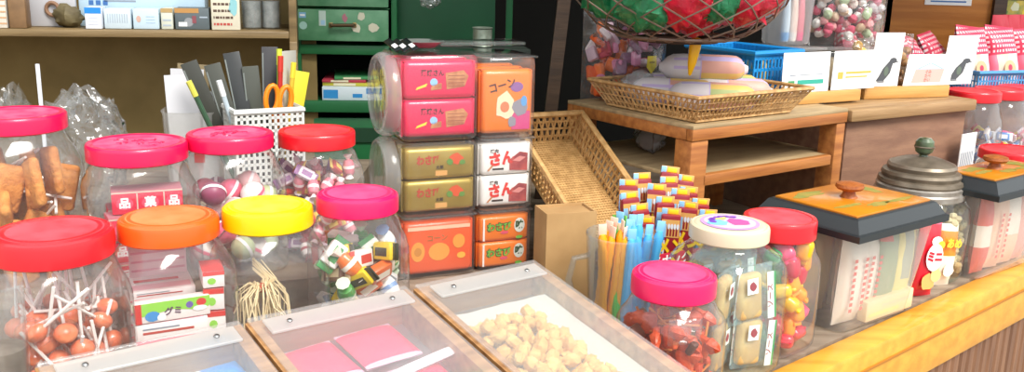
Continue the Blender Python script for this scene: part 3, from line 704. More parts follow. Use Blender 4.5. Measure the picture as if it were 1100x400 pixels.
# ---- string candy
STR = mat('string_cream', '#e6d3a8', .7)
def strings(label, loc, seed, rz):
    o = T('string_bundle', label, 'candy', loc, rz); r = random.Random(seed); f = MB()
    for kk in range(64):
        a = r.uniform(0, 2*PI); q = r.uniform(.012, .036); dr = r.uniform(.02, .052); b = a + r.uniform(-.5, .5)
        x, y = math.cos(a), math.sin(a)
        f.tube([(0, 0, .052), (x*q*.45, y*q*.45, .056 + r.uniform(-.004, .008)), (x*q*.85, y*q*.85, .05 + r.uniform(-.012, .004)), (math.cos(b)*q, math.sin(b)*q, .052 - dr)], .00085, STR, 4)
    for kk in range(14):
        a = r.uniform(1, 2.2); f.tube([(0, 0, .05), (.006*math.cos(a*3)+.004*kk*.2, .004, .064), (.012*math.cos(a*2.1), .006, .074 + .001*kk)], .00085, STR, 4)
    f.build('strings', o)
    f = MB(); f.lathe([(.004, 0), (.0065, .002), (.0065, .007), (.004, .009)], mat('knot_red', '#b5543c', .6), 12); q = f.build('knot', o); q.location = (0, 0, .05)
    return o
jy = JX['yellow']
strings('bundle of cream candy strings tied with a red band in the yellow lidded jar', jy + V(-.004, -.018, .040), 3, 0)
r = random.Random(2); pr0 = None
for i, p in enumerate(spots(20, .042, .012, .040, .021, 12)):
    if pr0 is None:
        f = MB(); f.ball((0, 0, 0), (.011, .010, .0095), mat('ice_candy', '#b4cdd4', .35, col2='#8fb3bf', scale=50), 12); pr0 = f.build('string_candy'); o = pr0
    else: o = pr0.copy(); COL.objects.link(o)
    tag(o, 'pale blue candy under the cream strings in the yellow lidded jar', 'candy', 'pale blue candies under the strings', jy + p, rot=rot_r(rnd))
# ---- orange squid skewers
SQ = mat('squid_orange', '#e05a26', .35, col2='#b83a1c', scale=45, bump=.4, bscale=200); SQS = mat('skewer', '#d9813a', .5); DKB = mat('dark_candy', '#5a3020', .4)
def skewer():
    o = T('squid_skewer', 'orange dried squid piece on a skewer in the short pink lidded jar', 'snack', (0, 0, 0), group='orange squid skewers in the short jar')
    f = MB(); f.box((0, 0, 0), (.024, .009, .018), SQ, .004, 2); f.ball((.006, 0, -.010), (.008, .006, .009), SQ, 10, .4, 60, 3); f.ball((-.007, .002, .009), (.007, .005, .007), SQ, 10, .4, 60, 5); f.build('squid', o)
    f = MB(); f.tube([(0, 0, -.012), (0, 0, .052)], .0014, SQS, 6); f.build('stick', o); return o
SK = skewer()
for i, p in enumerate(spots(34, .037, .014, .088, .0195, 77)):
    for _ in range(60):
        d = Vector((rnd.uniform(-1, 1), rnd.uniform(-1, 1), rnd.uniform(-.2, 1))).normalized(); e = p + d * .052
        if math.hypot(e.x, e.y) < .045 and .006 < e.z < .108: break
    rot = d.to_track_quat('Z', 'X').to_euler()
    if i == 0: SK.location = JX['squid'] + p; SK.rotation_euler = rot
    else: dup(SK, JX['squid'] + p, rot)
pr0 = None
for i, p in enumerate(spots(8, .042, .03, .085, .03, 79, outer=.8)):
    if pr0 is None: f = MB(); f.box((0, 0, 0), (.016, .008, .016), DKB, .003, 2); o = pr0 = f.build('dark_snack')
    else: o = pr0.copy(); COL.objects.link(o)
    tag(o, 'dark brown snack piece among the orange squid skewers', 'snack', 'dark snack pieces in the short jar', JX['squid'] + p, rot=rot_r(rnd))
f = MB(); f.pillow(.035, .028, .012, FOIL, None, 10, 8, .4, 3); tag(f.build('foil_wrapper'), 'silvery crumpled wrapper at the top of the short pink lidded jar', 'wrapper', None, JX['squid'] + V(.008, -.036, .078), RZ(80))
# ---- wrapped biscuits in the cream lidded jar
TAN = mat('biscuit_tan', '#edbd70', .7, col2='#d69e54', scale=45, bump=.3); BLUEF = clear('blue_film', '#fdfefe', .26, .45, .14, bump=.6, bscale=70, hazecol='#cfeaf4')
def bisc():
    o = T('wrapped_biscuit', 'x', 'biscuit', (0, 0, 0), group='wrapped biscuits in the cream lidded jar')
    f = MB(); f.box((-.006, 0, .031), (.034, .013, .054), TAN, .0062, 4); f.build('biscuit', o)
    f = MB(); y = -.0112
    f.rect(-.017, -.001, .036, .054, y, WHITE); f.oval(-.009, .045, .0048, .0052, y-.0003, mat('berry', '#9c2438', .5), 9, .15, 2)
    f.rect(.012, .024, .004, .058, y, WHITE); f.rect(.0215, .024, .004, .058, y-.0003, mat('strip_green', '#2f9a56', .5)); f.text('ソース', .0095, (.0165, .030), mat('berry', '#9c2438', .5), y-.0003, .02, rot=PI/2)
    f.build('label', o)
    f = MB(); f.pillow(.058, .066, .018, BLUEF, None, 14, 12, .35, 4); f.build('wrapper', o); return o
BI = bisc(); jc_ = JX['cream']; n = 0
for lay, z in enumerate((.004, .060)):
    for k, (x, y, a) in enumerate(((.012, -.034, 62), (-.030, -.020, 30), (.024, .002, 58), (-.012, .018, 50), (.012, .034, 60))):
        lb = ['lower', 'upper'][lay] + ' wrapped biscuit ' + ['at the front right', 'at the front left', 'second from the front', 'in the middle', 'at the back'][k] + ' of the cream lidded jar'
        c = W(jc_, RZ(50), (x, y, z + .002*k))
        if n == 0: o = BI; o.location = c; o.rotation_euler = (-.05, .08, RZ(a)); o['label'] = lb
        else: dup(BI, c, (rnd.uniform(-.1, .05), rnd.uniform(-.06, .12), RZ(a)), lb)
        n += 1
f = MB(); f.pillow(.078, .030, .05, BLUEF, None, 14, 10, .5, 9, .05); tag(f.build('film_wrapper'), 'crumpled pale blue film at the top of the cream lidded jar', 'wrapper', None, jc_ + V(0, 0, .116), RZ(55))
# ---- tumbler at the left edge
c = G(3, 398, 0) ; c = P(0, 372, .78); c.z = 0
tb = T('plastic_tumbler', 'empty clear plastic tumbler at the left end of the counter', 'tumbler', (c.x, c.y, .0), 0)
f = MB(); f.lathe([(.0005, .003), (.018, .003), (.0195, 0), (.0215, .008), (.0238, .157), (.0246, .160), (.0238, .162), (.0228, .158), (.0205, .010)], CLEAR2, 32, cap=False); f.build('body', tb)
f = MB(); f.lathe([(.0005, .02), (.020, .02), (.0215, .10), (.0005, .102)], mat('tumbler_fill', '#8f7f70', .7, col2='#6d5f52', scale=50), 20); tag(f.build('brown_sweets'), 'brown powdery sweets inside the clear tumbler', 'sweets', None, (c.x, c.y, .0), kind='stuff')

# ================================================================== STACK OF CLEAR TUBS WITH SNACK PACKS
TA = 67; TR = RZ(TA); TL = V(-.152, 1.268, 0)
PKP = mat('pack_pink', '#e0164e', .3, coat=.3); PKG = mat('pack_gold', '#b9a050', .32, .45, col2='#a58a3c', scale=20); PKO = mat('pack_orange', '#f07a1c', .35, coat=.2); PKR = mat('pack_redorange', '#ea5a2a', .35, coat=.2); PKW = mat('pack_white', '#efeae4', .4)
INK = mat('ink_black', '#241c1c', .5); MEAT = mat('print_meat', '#b8504a', .5, col2='#8a3038', scale=60); BRN = mat('print_brown', '#c98a5a', .5, col2='#a5603a', scale=80)
def f_pink(f, w, h, y):
    f.text('蒲焼さん', h*.22, (-w*.12, h*.72), INK, y, .02, .85); f.oval(-w*.1, h*.45, w*.06, h*.12, y, mat('print_sky', '#8fc3e8', .5), 10)
    f.poly([(-w*.38, h*.22), (-w*.22, h*.32), (-w*.2, h*.42), (-w*.36, h*.30)], y, mat('print_lemon', '#e8d040', .5))
    f.poly([(w*.08, h*.72), (w*.36, h*.80), (w*.44, h*.62), (w*.38, h*.30), (w*.1, h*.22)], y, BRN); f.poly([(-w*.15, h*.2), (w*.02, h*.24), (w*.02, h*.42), (-w*.13, h*.38)], y, BRN)
    for k in range(4): f.rect(w*.12, w*.38, h*(.30+.11*k), h*(.32+.11*k), y-.0002, mat('print_line', '#8f4a2c', .5))
def f_gold(f, w, h, y):
    RDI = mat('print_red', '#b8402c', .5); f.text('わさび', h*.36, (-w*.18, h*.62), RDI, y, .05, .8)
    f.oval(w*.26, h*.66, w*.11, h*.2, y, mat('print_chili', '#d4522a', .5), 9, .15, 2); f.oval(w*.16, h*.55, w*.05, h*.12, y-.0002, mat('print_leaf', '#5f8a3c', .5), 9, .1, 2); f.oval(w*.36, h*.52, w*.05, h*.10, y-.0002, mat('print_leaf', '#5f8a3c', .5), 9, .1, 3)
    f.text('太郎', h*.15, (0, h*.36), INK, y, .02); f.rect(-w*.07, w*.12, h*.06, h*.25, y, mat('print_tan', '#d8a05a', .5))
def f_monkey(f, w, h, y):
    f.rect(w*.1, w/2, 0, h*.34, y, mat('print_magenta', '#c9407a', .5)); f.oval(-w*.05, h*.45, w*.22, h*.24, y-.0002, mat('print_fur', '#e8d4b0', .5), 13, .2, 4)
    f.text('コーン', h*.2, (-w*.12, h*.8), mat('print_dkb', '#4a2c1c', .5), y, .03, .9, .25); f.oval(w*.2, h*.78, w*.14, h*.09, y, mat('print_violet', '#8a5a96', .5)); f.oval(w*.28, h*.4, w*.16, h*.16, y-.0003, mat('print_grey', '#8a8690', .5), 10, .2, 5); f.oval(w*.36, h*.52, w*.07, h*.1, y-.0005, mat('print_sky2', '#5a9ad0', .5), 10)
    f.oval(-w*.06, h*.42, w*.10, h*.10, y-.0004, mat('print_skin', '#cf7a52', .5)); f.oval(w*.1, h*.15, w*.1, h*.1, y-.0004, mat('print_grey', '#8a8690', .5), 9, .2, 7)
def f_white(f, w, h, y):
    RDI = mat('print_bright_red', '#d8322c', .45); f.text('焼肉', h*.17, (-w*.26, h*.83), INK, y, .02); f.text('さん', h*.52, (-w*.1, h*.52), RDI, y, .06, 1.0, .12); f.poly([(-w*.42, h*.12), (-w*.3, h*.35), (-w*.26, h*.32), (-w*.38, h*.1)], y, BRN)
    f.rect(-w*.3, -w*.05, h*.13, h*.2, y, INK); f.poly([(w*.08, h*.5), (w*.3, h*.78), (w*.48, h*.72), (w*.48, h*.06), (w*.08, h*.1)], y, MEAT); f.poly([(w*.14, h*.46), (w*.3, h*.62), (w*.44, h*.56), (w*.3, h*.4)], y-.0003, mat('print_rosy', '#d88a84', .5))
def f_redor(f, w, h, y):
    GD = mat('print_amber', '#e89a3c', .5); f.oval(-w*.34, h*.45, w*.11, h*.22, y, GD); f.oval(0, h*.42, w*.17, h*.2, y, GD); f.oval(w*.32, h*.62, w*.10, h*.16, y, GD); f.text('コーン', h*.16, (-w*.03, h*.72), mat('print_olive', '#9a6a30', .5), y, .02); f.oval(-w*.34, h*.45, w*.06, h*.1, y-.0003, mat('print_olive2', '#c98230', .5)); f.oval(w*.36, h*.3, w*.07, h*.07, y-.0002, mat('print_gold3', '#f0b040', .5))
    f.rect(-w/2, w/2, h*.92, h, y, mat('print_peach', '#f2c0a0', .5))
def f_green(f, w, h, y):
    DKG = mat('print_dkgreen', '#1f4a24', .5); LG = mat('print_green', '#6fb83c', .5)
    f.text('わさび', h*.40, (-w*.12, h*.58), DKG, y, .10, .95, 0, .0) ; f.text('わさび', h*.40, (-w*.12, h*.58), LG, y-.0006, .03, .95)
    f.oval(w*.0, h*.33, w*.09, h*.07, y-.0003, mat('print_pinkred', '#e0506a', .5)); f.oval(w*.34, h*.62, w*.12, h*.34, y, mat('print_pale', '#e4e8dc', .5)); f.text('味', h*.40, (w*.34, h*.62), DKG, y-.0003, .05); f.rect(-w*.48, -w*.44, 0, h, y, PKW); f.oval(w*.34, h*.06, w*.08, h*.08, y, LG)
def pack(m, w, h, d, face, seed):
    f = MB(); f.M = Matrix.Identity(4)
    f.box((0, d/2, h/2), (w, d, h), m, min(.008, h*.16), 3); f.box((0, d/2, h-.0009), (w*.98, d*.5, .0012), m)
    for q in (-1, 1): f.box((q*(w/2 + .0005), d/2, h/2), (.003, d*.35, h*.96), m, .0006)
    face(f, w*.94, h*.9, -.0009) if False else None
    g = MB(); face(g, w*.90, h*.86, 0.0)
    for i in range(len(g.v)): g.v[i] = g.v[i] + Vector((0, -.0006, h*.06))
    o = len(f.v); f.v += g.v; f.f += [tuple(a + o for a in q) for q in g.f]; f.fm += [f.mi(g.mats[k]) for k in g.fm]
    return f.build('snack_pack')
def clear_tub(label, x, z, w, d, h, disc_left):
    o = T('clear_tub', label, 'tub', W(TL, TR, (x, 0, z)), TR)
    f = MB(); t = .001
    rr = .012
    prof = [(0, 0)]
    def outline(w, d, rl, n=6):
        pts = []
        for cx, cy, a0, rad in ((w - rr, rr, -PI/2, rr), (w - rr, d - rr, 0, rr), (rl, d - rl, PI/2, rl), (rl if False else rr, rr, PI, rr)):
            for i in range(n + 1):
                a = a0 + PI/2 * i / n; pts.append((cx + rad*math.cos(a), cy + rad*math.sin(a)))
        return pts
    ol = outline(w, d, rr); n = len(ol)
    rings = [(.004, .0), (.0, .004), (0, h*.9), (.001, h*.97), (.004, h)]
    vs = []; fs = []
    for ins, z0 in rings:
        for p in ol:
            cx, cy = w/2, d/2; vs.append((cx + (p[0]-cx)*(1 - ins*2/w), cy + (p[1]-cy)*(1 - ins*2/d), z0))
    for kk in range(len(rings)-1):
        for i in range(n): fs.append((kk*n+i, kk*n+(i+1) % n, (kk+1)*n+(i+1) % n, (kk+1)*n+i))
    fs.append(tuple(range(n))[::-1]); fs.append(tuple((len(rings)-1)*n+i for i in range(n)))
    f.add(vs, fs, CLEAR); f.build('shell', o)
    if disc_left:
        f = MB(); f.M = Matrix.Translation((-.001, d*.5, h*.5)) @ Matrix.Rotation(-PI/2, 4, 'Y')
        R = min(h, d) * .5
        f.lathe([(R*.99, 0), (R, .002), (R, .014), (R*.93, .020), (R*.86, .021)], BIN, 40, cap=False); f.lathe([(R*.86, .021), (R*.84, .017), (.0005, .017)], CLEAR2, 40, cap=False); f.build('lid', o)
    else:
        f = MB(); f.box((w/2, d/2, h + .0), (w*1.0, d, .003), CLEAR2, .001); f.build('lid', o)
    return o
WL, WR2 = .112, .086; HS = [0, .094, .203, .325]
rows = [(PKR, f_redor, PKO, f_green), (PKG, f_gold, PKW, f_white), (PKP, f_pink, PKO, f_monkey)]
NM = [('red orange', 'orange and green'), ('gold', 'white and red'), ('pink', 'orange cartoon print')]
ROWN = ['bottom', 'middle', 'top']
for r_ in range(3):
    z = HS[r_]; h = HS[r_+1] - z - .0022
    clear_tub('clear tub of %s packs, left of the %s row of the stack' % (NM[r_][0], ROWN[r_]), 0, z, WL, .125, h, r_ > 0)
    clear_tub('clear tub of %s packs, right of the %s row of the stack' % (NM[r_][1], ROWN[r_]), WL + .003, z, WR2, .125, h - (.0 if r_ < 2 else .004), False)
    for side in (0, 1):
        x0 = .0025 if side == 0 else WL + .0055; w = (WL if side == 0 else WR2) - .007
        m, face = rows[r_][side*2], rows[r_][side*2+1]
        single = (r_ == 0 and side == 0) or (r_ == 2 and side == 1)
        nz = 1 if single else 2
        hh = h - .012 - (.014 if (r_ == 2 and side == 1) else 0)
        ph = hh / nz
        p0 = pack(m, w, ph - .001, .026, face, r_)
        for k in range(3):
            for j in range(nz):
                lb = '%s%s snack pack %s of its clear tub' % ('' if nz == 1 else ['lower ', 'upper '][j], NM[r_][side] if not (side == 1 and r_ == 0) else 'orange and green', ['at the front', 'in the middle', 'at the back'][k])
                o = p0 if (k == 0 and j == 0) else p0.copy()
                if o is not p0: COL.objects.link(o)
                tag(o, lb, 'snack pack', '%s snack packs in the clear tub stack' % NM[r_][side], W(TL, TR, (x0 + w/2, .006 + k*.037, z + .005 + j*ph)), TR)
# things lying on the stack
top = HS[3] + .002
def onst(x, y, z=top): return W(TL, TR, (x, y, z))
f = MB(); f.box((.0, 0, .0035), (.13, .06, .005), CLEAR2, .001); tag(f.build('clear_tray'), 'flat clear plastic tray lying on the right top tub', 'tray', None, onst(.135, .075, top + .0035), TR)
f = MB(); f.lathe([(.0005, 0), (.020, 0), (.032, .008), (.034, .009), (.032, .0095), (.019, .003), (.0005, .003)], mat('pewter', '#a9b0aa', .3, .7), 32, cap=False); tag(f.build('metal_plate'), 'small silvery plate lying on top of the clear tubs', 'plate', None, onst(.052, .085), 0)
c = P(518, 50, 1.62); ct = T('tin_can', 'small open tin can on the dark ledge behind the stack', 'can', (c.x, c.y, c.z))
f = MB(); f.lathe([(.0165, 0), (.0175, .001), (.0165, .003), (.0165, .030), (.0180, .032), (.0165, .033), (.015, .032), (.015, .004), (.0005, .004)], mat('dull_tin', '#8f9a8c', .4, .6, col2='#6f7a6c', scale=60), 28, cap=False); f.build('body', ct)
f = MB(); f.box((0, 0, c.z/2 - .0005), (.16, .06, c.z - .001), mat('dark_cab', '#16231a', .7), .002); tag(f.build('low_cabinet'), 'dark low cabinet under the tin can behind the stack', 'cabinet', None, (c.x, c.y, 0), RZ(80))
for i, (x, t) in enumerate(((.010, .5), (.022, .55), (.034, .45))):
    f = MB(); f.box((0, 0, .015), (.010, .045, .003), mat('dark_foil', '#2c3534', .25, .6), .001); f.box((0, -.01, .0175), (.006, .012, .001), WHITE)
    tag(f.build('dark_sachet'), ['dark foil sachet at the left end of the stack top', 'dark foil sachet in the middle of the trio on the stack', 'dark foil sachet nearest the silver plate'][i], 'sachet', 'dark sachets on the stack', onst(x - .005, .05, top - .006), rot=(.25, -t, TR))

# ================================================================== TILTED DISPLAY CASES
CASEW = wood('case_wood', '#b98a58', '#8e6238', 6, coat=.1); CASEI = mat('case_lining', '#c9c1c0', .7, var=.08, scale=20); CASED = mat('case_dark_lining', '#6d6662', .7, var=.15, scale=20)
CA = 53; CRZ = RZ(CA); TILT = math.radians(10)
def case(label, A, wdt, ln=.30, inside=CASEI, hb=.13):
    # origin at the back left top corner on the counter plan; local -y runs to the customer
    loc = Vector((A.x, A.y, 0)); o = T('display_case', label, 'display case', loc, CRZ)
    hf = hb - ln * math.tan(TILT); fw = .012
    def wedge(f, x0, x1, y0, y1, m, drop=0.0):
        z0 = hb + y0 * math.tan(TILT) - drop; z1 = hb + y1 * math.tan(TILT) - drop
        f.add([(x0, y0, 0), (x1, y0, 0), (x1, y1, 0), (x0, y1, 0), (x0, y0, z0), (x1, y0, z0), (x1, y1, z1), (x0, y1, z1)], [(0, 3, 2, 1), (4, 5, 6, 7), (0, 1, 5, 4), (1, 2, 6, 5), (2, 3, 7, 6), (3, 0, 4, 7)], m)
    f = MB(); wedge(f, 0, wdt, -fw, 0, CASEW); wedge(f, 0, wdt, -ln, -ln + fw, CASEW); wedge(f, 0, fw, -ln + fw, -fw, CASEW); wedge(f, wdt - fw, wdt, -ln + fw, -fw, CASEW); f.build('wooden_frame', o)
    f = MB(); dz = .028
    wedge(f, fw, wdt - fw, -ln + fw, -fw, inside, dz); f.build('lining', o)
    f = MB(); f.M = Matrix.Translation((0, 0, hb + .0035)) @ Matrix.Rotation(TILT, 4, 'X')
    f.box((wdt/2, -ln/2, 0), (wdt - .003, ln, .003), ACRYL, .0008, 1); ac = f.build('acrylic_lid', o)
    f = MB(); f.M = Matrix.Translation((0, 0, hb + .0035)) @ Matrix.Rotation(TILT, 4, 'X')
    f.box((wdt/2, -.024, .0032), (wdt - .022, .024, .003), clear('acrylic_strip', '#f0eeea', .36, 1.0, .2), .0008, 1); f.build('hinge_strip', ac)
    for x in (.032, wdt - .030):
        f = MB(); f.M = Matrix.Translation((0, 0, hb + .0035)) @ Matrix.Rotation(TILT, 4, 'X') @ Matrix.Translation((x, -.024, .0047))
        f.lathe([(.0026, 0), (.0026, .001), (.0018, .0018), (.0005, .002)], STEEL, 12); f.build('screw', ac)
    o['dz'] = dz
    return o, loc, hb - dz
def incase(loc, x, y, hb): return W(loc, CRZ, (x, y, hb + y * math.tan(TILT)))
A1 = G(70, 383, .13); A2 = G(263, 348, .13); A3 = G(444, 311, .13)
B2 = G(440, 313, .13); B3 = G(588, 290, .13); B1 = G(258, 349, .13)
w2 = (B2 - A2).length; w3 = (B3 - A3).length
A1 = A2 - Vector((math.sin(math.radians(CA)), math.cos(math.radians(CA)), 0)) * (w2 + .004)
c1, l1, h1 = case('tilted wooden display case holding a blue packet under an acrylic lid', A1, w2, inside=CASED)
c2, l2, h2 = case('tilted wooden display case of pink packets under an acrylic lid', A2, w2, inside=CASED)
c3, l3, h3 = case('tilted wooden display case of yellow biscuit pieces under an acrylic lid', A3, w3, inside=CASED)
trot = lambda a=0: (TILT, 0, CRZ + a)
def flat_pack(name, label, cat, loc3, w, d, h, m, fn=None, a=0, seed=0, grp=None):
    f = MB(); f.M = Matrix.Translation((0, 0, h/2)) @ Matrix.Rotation(-PI/2, 4, 'X') @ Matrix.Translation((0, 0, -d/2)); f.pillow(w, d, h, m, fn, 12, 14, .18, seed)
    # lies flat: its front faces up
    return tag(f.build(name), label, cat, grp, loc3, rot=trot(a))
PKD = mat('pack_deep_pink', '#e8265c', .3, coat=.3); BLUEP = mat('pack_blue', '#1f8fe0', .3, coat=.3); LILAC = mat('pack_lilac', '#d8b8cc', .4)
fnp = lambda u, t, s: PKD if abs(t) < .92 and abs(u) < .95 else LILAC
for i, (x, y, a, lb) in enumerate(((.042, -.056, .10, 'pink packet at the upper left of the middle display case'), (.106, -.050, .06, 'pink packet at the upper right of the middle display case'), (.046, -.128, .05, 'pink packet lying below the upper left one in the middle case'), (.112, -.120, .0, 'pink packet partly under the white sleeve in the middle case'))):
    flat_pack('pink_packet', lb, 'packet', incase(l2, x, y, h2 + .0015), .060, .06, .015, PKD, fnp, a, i, 'pink packets in the middle display case')
flat_pack('white_sleeve', 'long white clear sleeve lying across the pink packets', 'sleeve', incase(l2, .122, -.108, h2 + .0175), .085, .012, .006, mat('sleeve_white', '#ece6ec', .4), None, .25, 9)
flat_pack('green_packet', 'small green packet beside the white sleeve', 'packet', incase(l2, .146, -.155, h2 + .001), .024, .03, .02, mat('pack_lime', '#7fcf3c', .35), None, .3, 3)
flat_pack('green_packet', 'orange and white packet at the front of the middle case', 'packet', incase(l2, .118, -.192, h2 + .001), .03, .04, .02, mat('pack_tanger', '#e88a5a', .35), None, .2, 5)
fnb = lambda u, t, s: BLUEP if (u > -.25 or t < -.3) else WHITE
flat_pack('blue_packet', 'shiny blue and white packet in the left display case', 'packet', incase(l1, .124, -.052, h1 + .0015), .062, .055, .016, BLUEP, fnb, .12, 2)
flat_pack('white_packet', 'white packet left of the blue one in the left display case', 'packet', incase(l1, .060, -.070, h1 + .0015), .05, .055, .015, mat('pack_greyw', '#c9bdb8', .4), None, .1, 6)
# biscuits
f = MB(); f.M = Matrix.Rotation(0, 4, 'X')
r = random.Random(6); nx = 14; vs = []; fs = []
for j in range(nx + 1):
    for i in range(nx + 1):
        u, t = i/nx, j/nx; e = max(abs(u-.5), abs(t-.5)) * 2
        vs.append((.0135 + u * (w3 - .027), -.034 - t * .245, .003 + .009 * max(0, e - .6) / .4 + .0015 * noise.noise(Vector((u*6, t*6, 0)))))
for j in range(nx):
    for i in range(nx): fs.append((j*(nx+1)+i, (j+1)*(nx+1)+i, (j+1)*(nx+1)+i+1, j*(nx+1)+i+1))
f.add(vs, fs, mat('case_paper', '#c6c6c0', .7))
tag(f.build('paper_liner'), 'white paper liner under the yellow biscuit pieces', 'paper', None, tuple(l3 + Vector((0, 0, h3))), rot=trot())
BSC = mat('biscuit_yellow', '#ecc678', .75, col2='#d9a552', scale=50, bump=.5, bscale=180); pb0 = []
for s in range(4):
    f = MB(); f.ball((0, 0, 0), (.0078 + .001*s, .007, .0062), BSC, 12, .45, 45, s); pb0.append(f.build('biscuit_piece'))
used = set(); pts = []
tries = 0
while len(pts) < 120 and tries < 9000:
    tries += 1
    x = r.gauss(.38, .17); y = r.uniform(0, 1)
    if not (.07 < x < .78): continue
    p = Vector((.016 + x * (w3-.032), -.060 - y * .175, 0)); lay = r.choice((0, 0, 0, 1))
    p.z = .0095 + lay * .0085
    if lay and abs(x-.4) > .25: continue
    if all((p - q).length > .0118 for q in pts): pts.append(p)
for i, p in enumerate(pts):
    b = pb0[i % 4]
    o = b if i < 4 else b.copy()
    if i >= 4: COL.objects.link(o)
    q = incase(l3, p.x, p.y, h3) + Vector((0, 0, p.z)); tag(o, 'pale yellow rough biscuit piece in the right display case', 'biscuit', 'yellow biscuit pieces in the display case', q, rot=rot_r(r))
# ================================================================== MIDDLE: CUP, BOX, BASKET, SNACK STICKS
cc = V(.134, 1.085, 0)
cp = T('plastic_mug', 'clear plastic mug of coloured candy sticks', 'mug', cc)
CUPM = clear('mug_blue_clear', '#f6fbfd', .10, 1.3, .06, hazecol='#dcecf4')
f = MB(); f.lathe([(.0005, .004), (.031, .004), (.033, 0), (.0345, .004), (.0425, .131), (.0432, .133), (.0425, .135), (.041, .131), (.033, .008)], CUPM, 40, cap=False); f.build('body', cp)
f = MB(); f.tube([(-.038 - .0, 0, .105), (-.056, -.004, .102), (-.062, -.004, .075), (-.055, -.004, .045), (-.036, 0, .035)], .0042, CUPM, 8); f.build('handle', cp)
def cstick(col, name, L, label, grp, x, y, tx, ty, ends=None, rad=.0060):
    m = mat('tube_' + col, col, .3, coat=.2)
    o = T('candy_stick', label, 'candy stick', cc + V(x, y, .010), rot=(ty, tx, rnd.uniform(0, 3)), group=grp)
    f = MB(); n = 18
    f.lathe([(rad*(.6 if k in (0, n) else (1.0 if k % 2 else .88)), L * k / n) for k in range(n+1)], m, 10); f.build('tube', o)
    f = MB(); f.box((0, 0, L + .006), (rad*1.7, .0015, .014), mat('twist_' + (ends or col), ends or col, .3), .0005); f.build('twisted_end', o)
ylist = [('#f2a324', 'yellow orange', '#f4c9a8')] * 6
for i in range(7):
    cstick('#ffa60f', 'o', .126 + .004*(i % 3), 'amber yellow candy stick in the clear mug', 'amber candy sticks in the mug', -.026 + .0075*(i % 4), -.016 + .011*(i // 4), -.085 + .02*(i % 4), .06 - .05*(i//4), '#f0cdb6')
for i in range(9):
    cstick('#52b0e6', 'b', .125 + .006*(i % 3), 'blue candy stick in the clear mug', 'blue candy sticks in the mug', .004 + .0085*(i % 4), -.018 + .012*(i // 4), .03 + .03*(i % 4), .07 - .05*(i//4), '#8cc8ee')
for i in range(3):
    cstick('#5cb83a', 'g', .134, 'green candy stick in the clear mug', 'green candy sticks in the mug', -.002 + .006*i, -.024 + .006*i, .12 + .03*i, .05, '#7fd05a')
# cardboard box standing behind the mug
CBX = mat('cardboard', '#b08c5c', .8, col2='#a07c4e', scale=20)
qb = P(613, 262, 1.17); f = MB(); bx, by, bz_ = .070, .045, P(598, 228, 1.17).z
f.box((0, 0, bz_/2), (bx, .003, bz_), CBX, .0005); f.box((-bx/2 + .0015, by/2, bz_/2), (.003, by, bz_), CBX, .0005); f.box((bx/2 - .0015, by/2, bz_/2), (.003, by, bz_), CBX, .0005); f.box((0, by, bz_/2), (bx, .003, bz_), CBX, .0005); f.box((0, by/2, .0015), (bx - .004, by - .004, .003), CBX, .0005)
f.box((0, by/2, bz_ - .004), (bx - .004, by - .002, .002), CBX, .0005)
tag(f.build('cardboard_box'), 'plain brown cardboard box standing between the tub stack and the mug', 'box', None, (qb.x, qb.y, 0), RZ(72))
# wicker
WK = wicker_mat('wicker', '#c89f66', '#a8804a'); WK2 = wicker_mat('wicker_pale', '#cfa66e', '#a88050')
def wicker(f, w, d, h, flare, m, sx=16, sy=12, lv=5, r=.0016, base=True, dense=False):
    def peri(s, t):    # side walk: list of points for level t
        k = 1 + 0; W2, D2 = w/2 + flare*t, d/2 + flare*t; return W2, D2
    def pt(i, t):
        W2, D2 = peri(0, t); n = 2*(sx+sy); i %= n; z = h*t
        if i < sx: return (-W2 + 2*W2*i/sx, -D2, z)
        i -= sx
        if i < sy: return (W2, -D2 + 2*D2*i/sy, z)
        i -= sy
        if i < sx: return (W2 - 2*W2*i/sx, D2, z)
        i -= sx; return (-W2, D2 - 2*D2*i/sy, z)
    n = 2*(sx+sy)
    for l in range(1, lv): f.tube([pt(i, l/lv) for i in range(n)], r, m, 4, True)
    for i in range(n):
        f.tube([pt(i, 0), pt(i, .5), pt(i, 1)], r*1.15, m, 4)
        f.tube([pt(i, 0), pt(i+1, .5), pt(i+2, 1)], r*.8, m, 4)
    f.tube([pt(i, 1) for i in range(n)], r*2.6, m, 6, True); f.tube([pt(i, .03) for i in range(n)], r*2, m, 5, True)
    if base:
        f.box((0, 0, .001), (w, d, .002), mat('wicker_base', '#bd9760', .7, col2='#9a7746', scale=160), 0)
        for i in range(sx*2): f.box((-w/2 + w*(i+.5)/(sx*2), 0, .0026), (w/(sx*2)*.72, d, .0022), m, 0)
        for j in range(sy*2): f.box((0, -d/2 + d*(j+.5)/(sy*2), .0034), (w, d/(sy*2)*.55, .0022), m, 0)
lb_ = T('wicker_basket', 'empty rectangular wicker basket tilted up on its side behind the mug', 'basket', (0, 0, 0))
BWD, BLN = .105, .262
f = MB(); wicker(f, BWD, BLN, .05, .012, WK, 11, 26, 4, .0019); wk = f.build('woven_body', lb_, 0)
# propped up: the far end raised, the near end on the counter behind the snack sticks
BT = math.radians(30); BAx = 62
xx = Vector((math.sin(math.radians(BAx)), math.cos(math.radians(BAx)), 0)); bh_ = Vector((-xx.y, xx.x, 0))
yy = bh_ * math.cos(BT) + Vector((0, 0, math.sin(BT))); zz_ = xx.cross(yy)
lb_.rotation_euler = Matrix((xx, yy, zz_)).transposed().to_euler()
lb_.location = P(692, 217, 1.33) - (xx * (BWD/2 + .012) + zz_ * .05 - yy * (.21 - BLN/2 - .012))
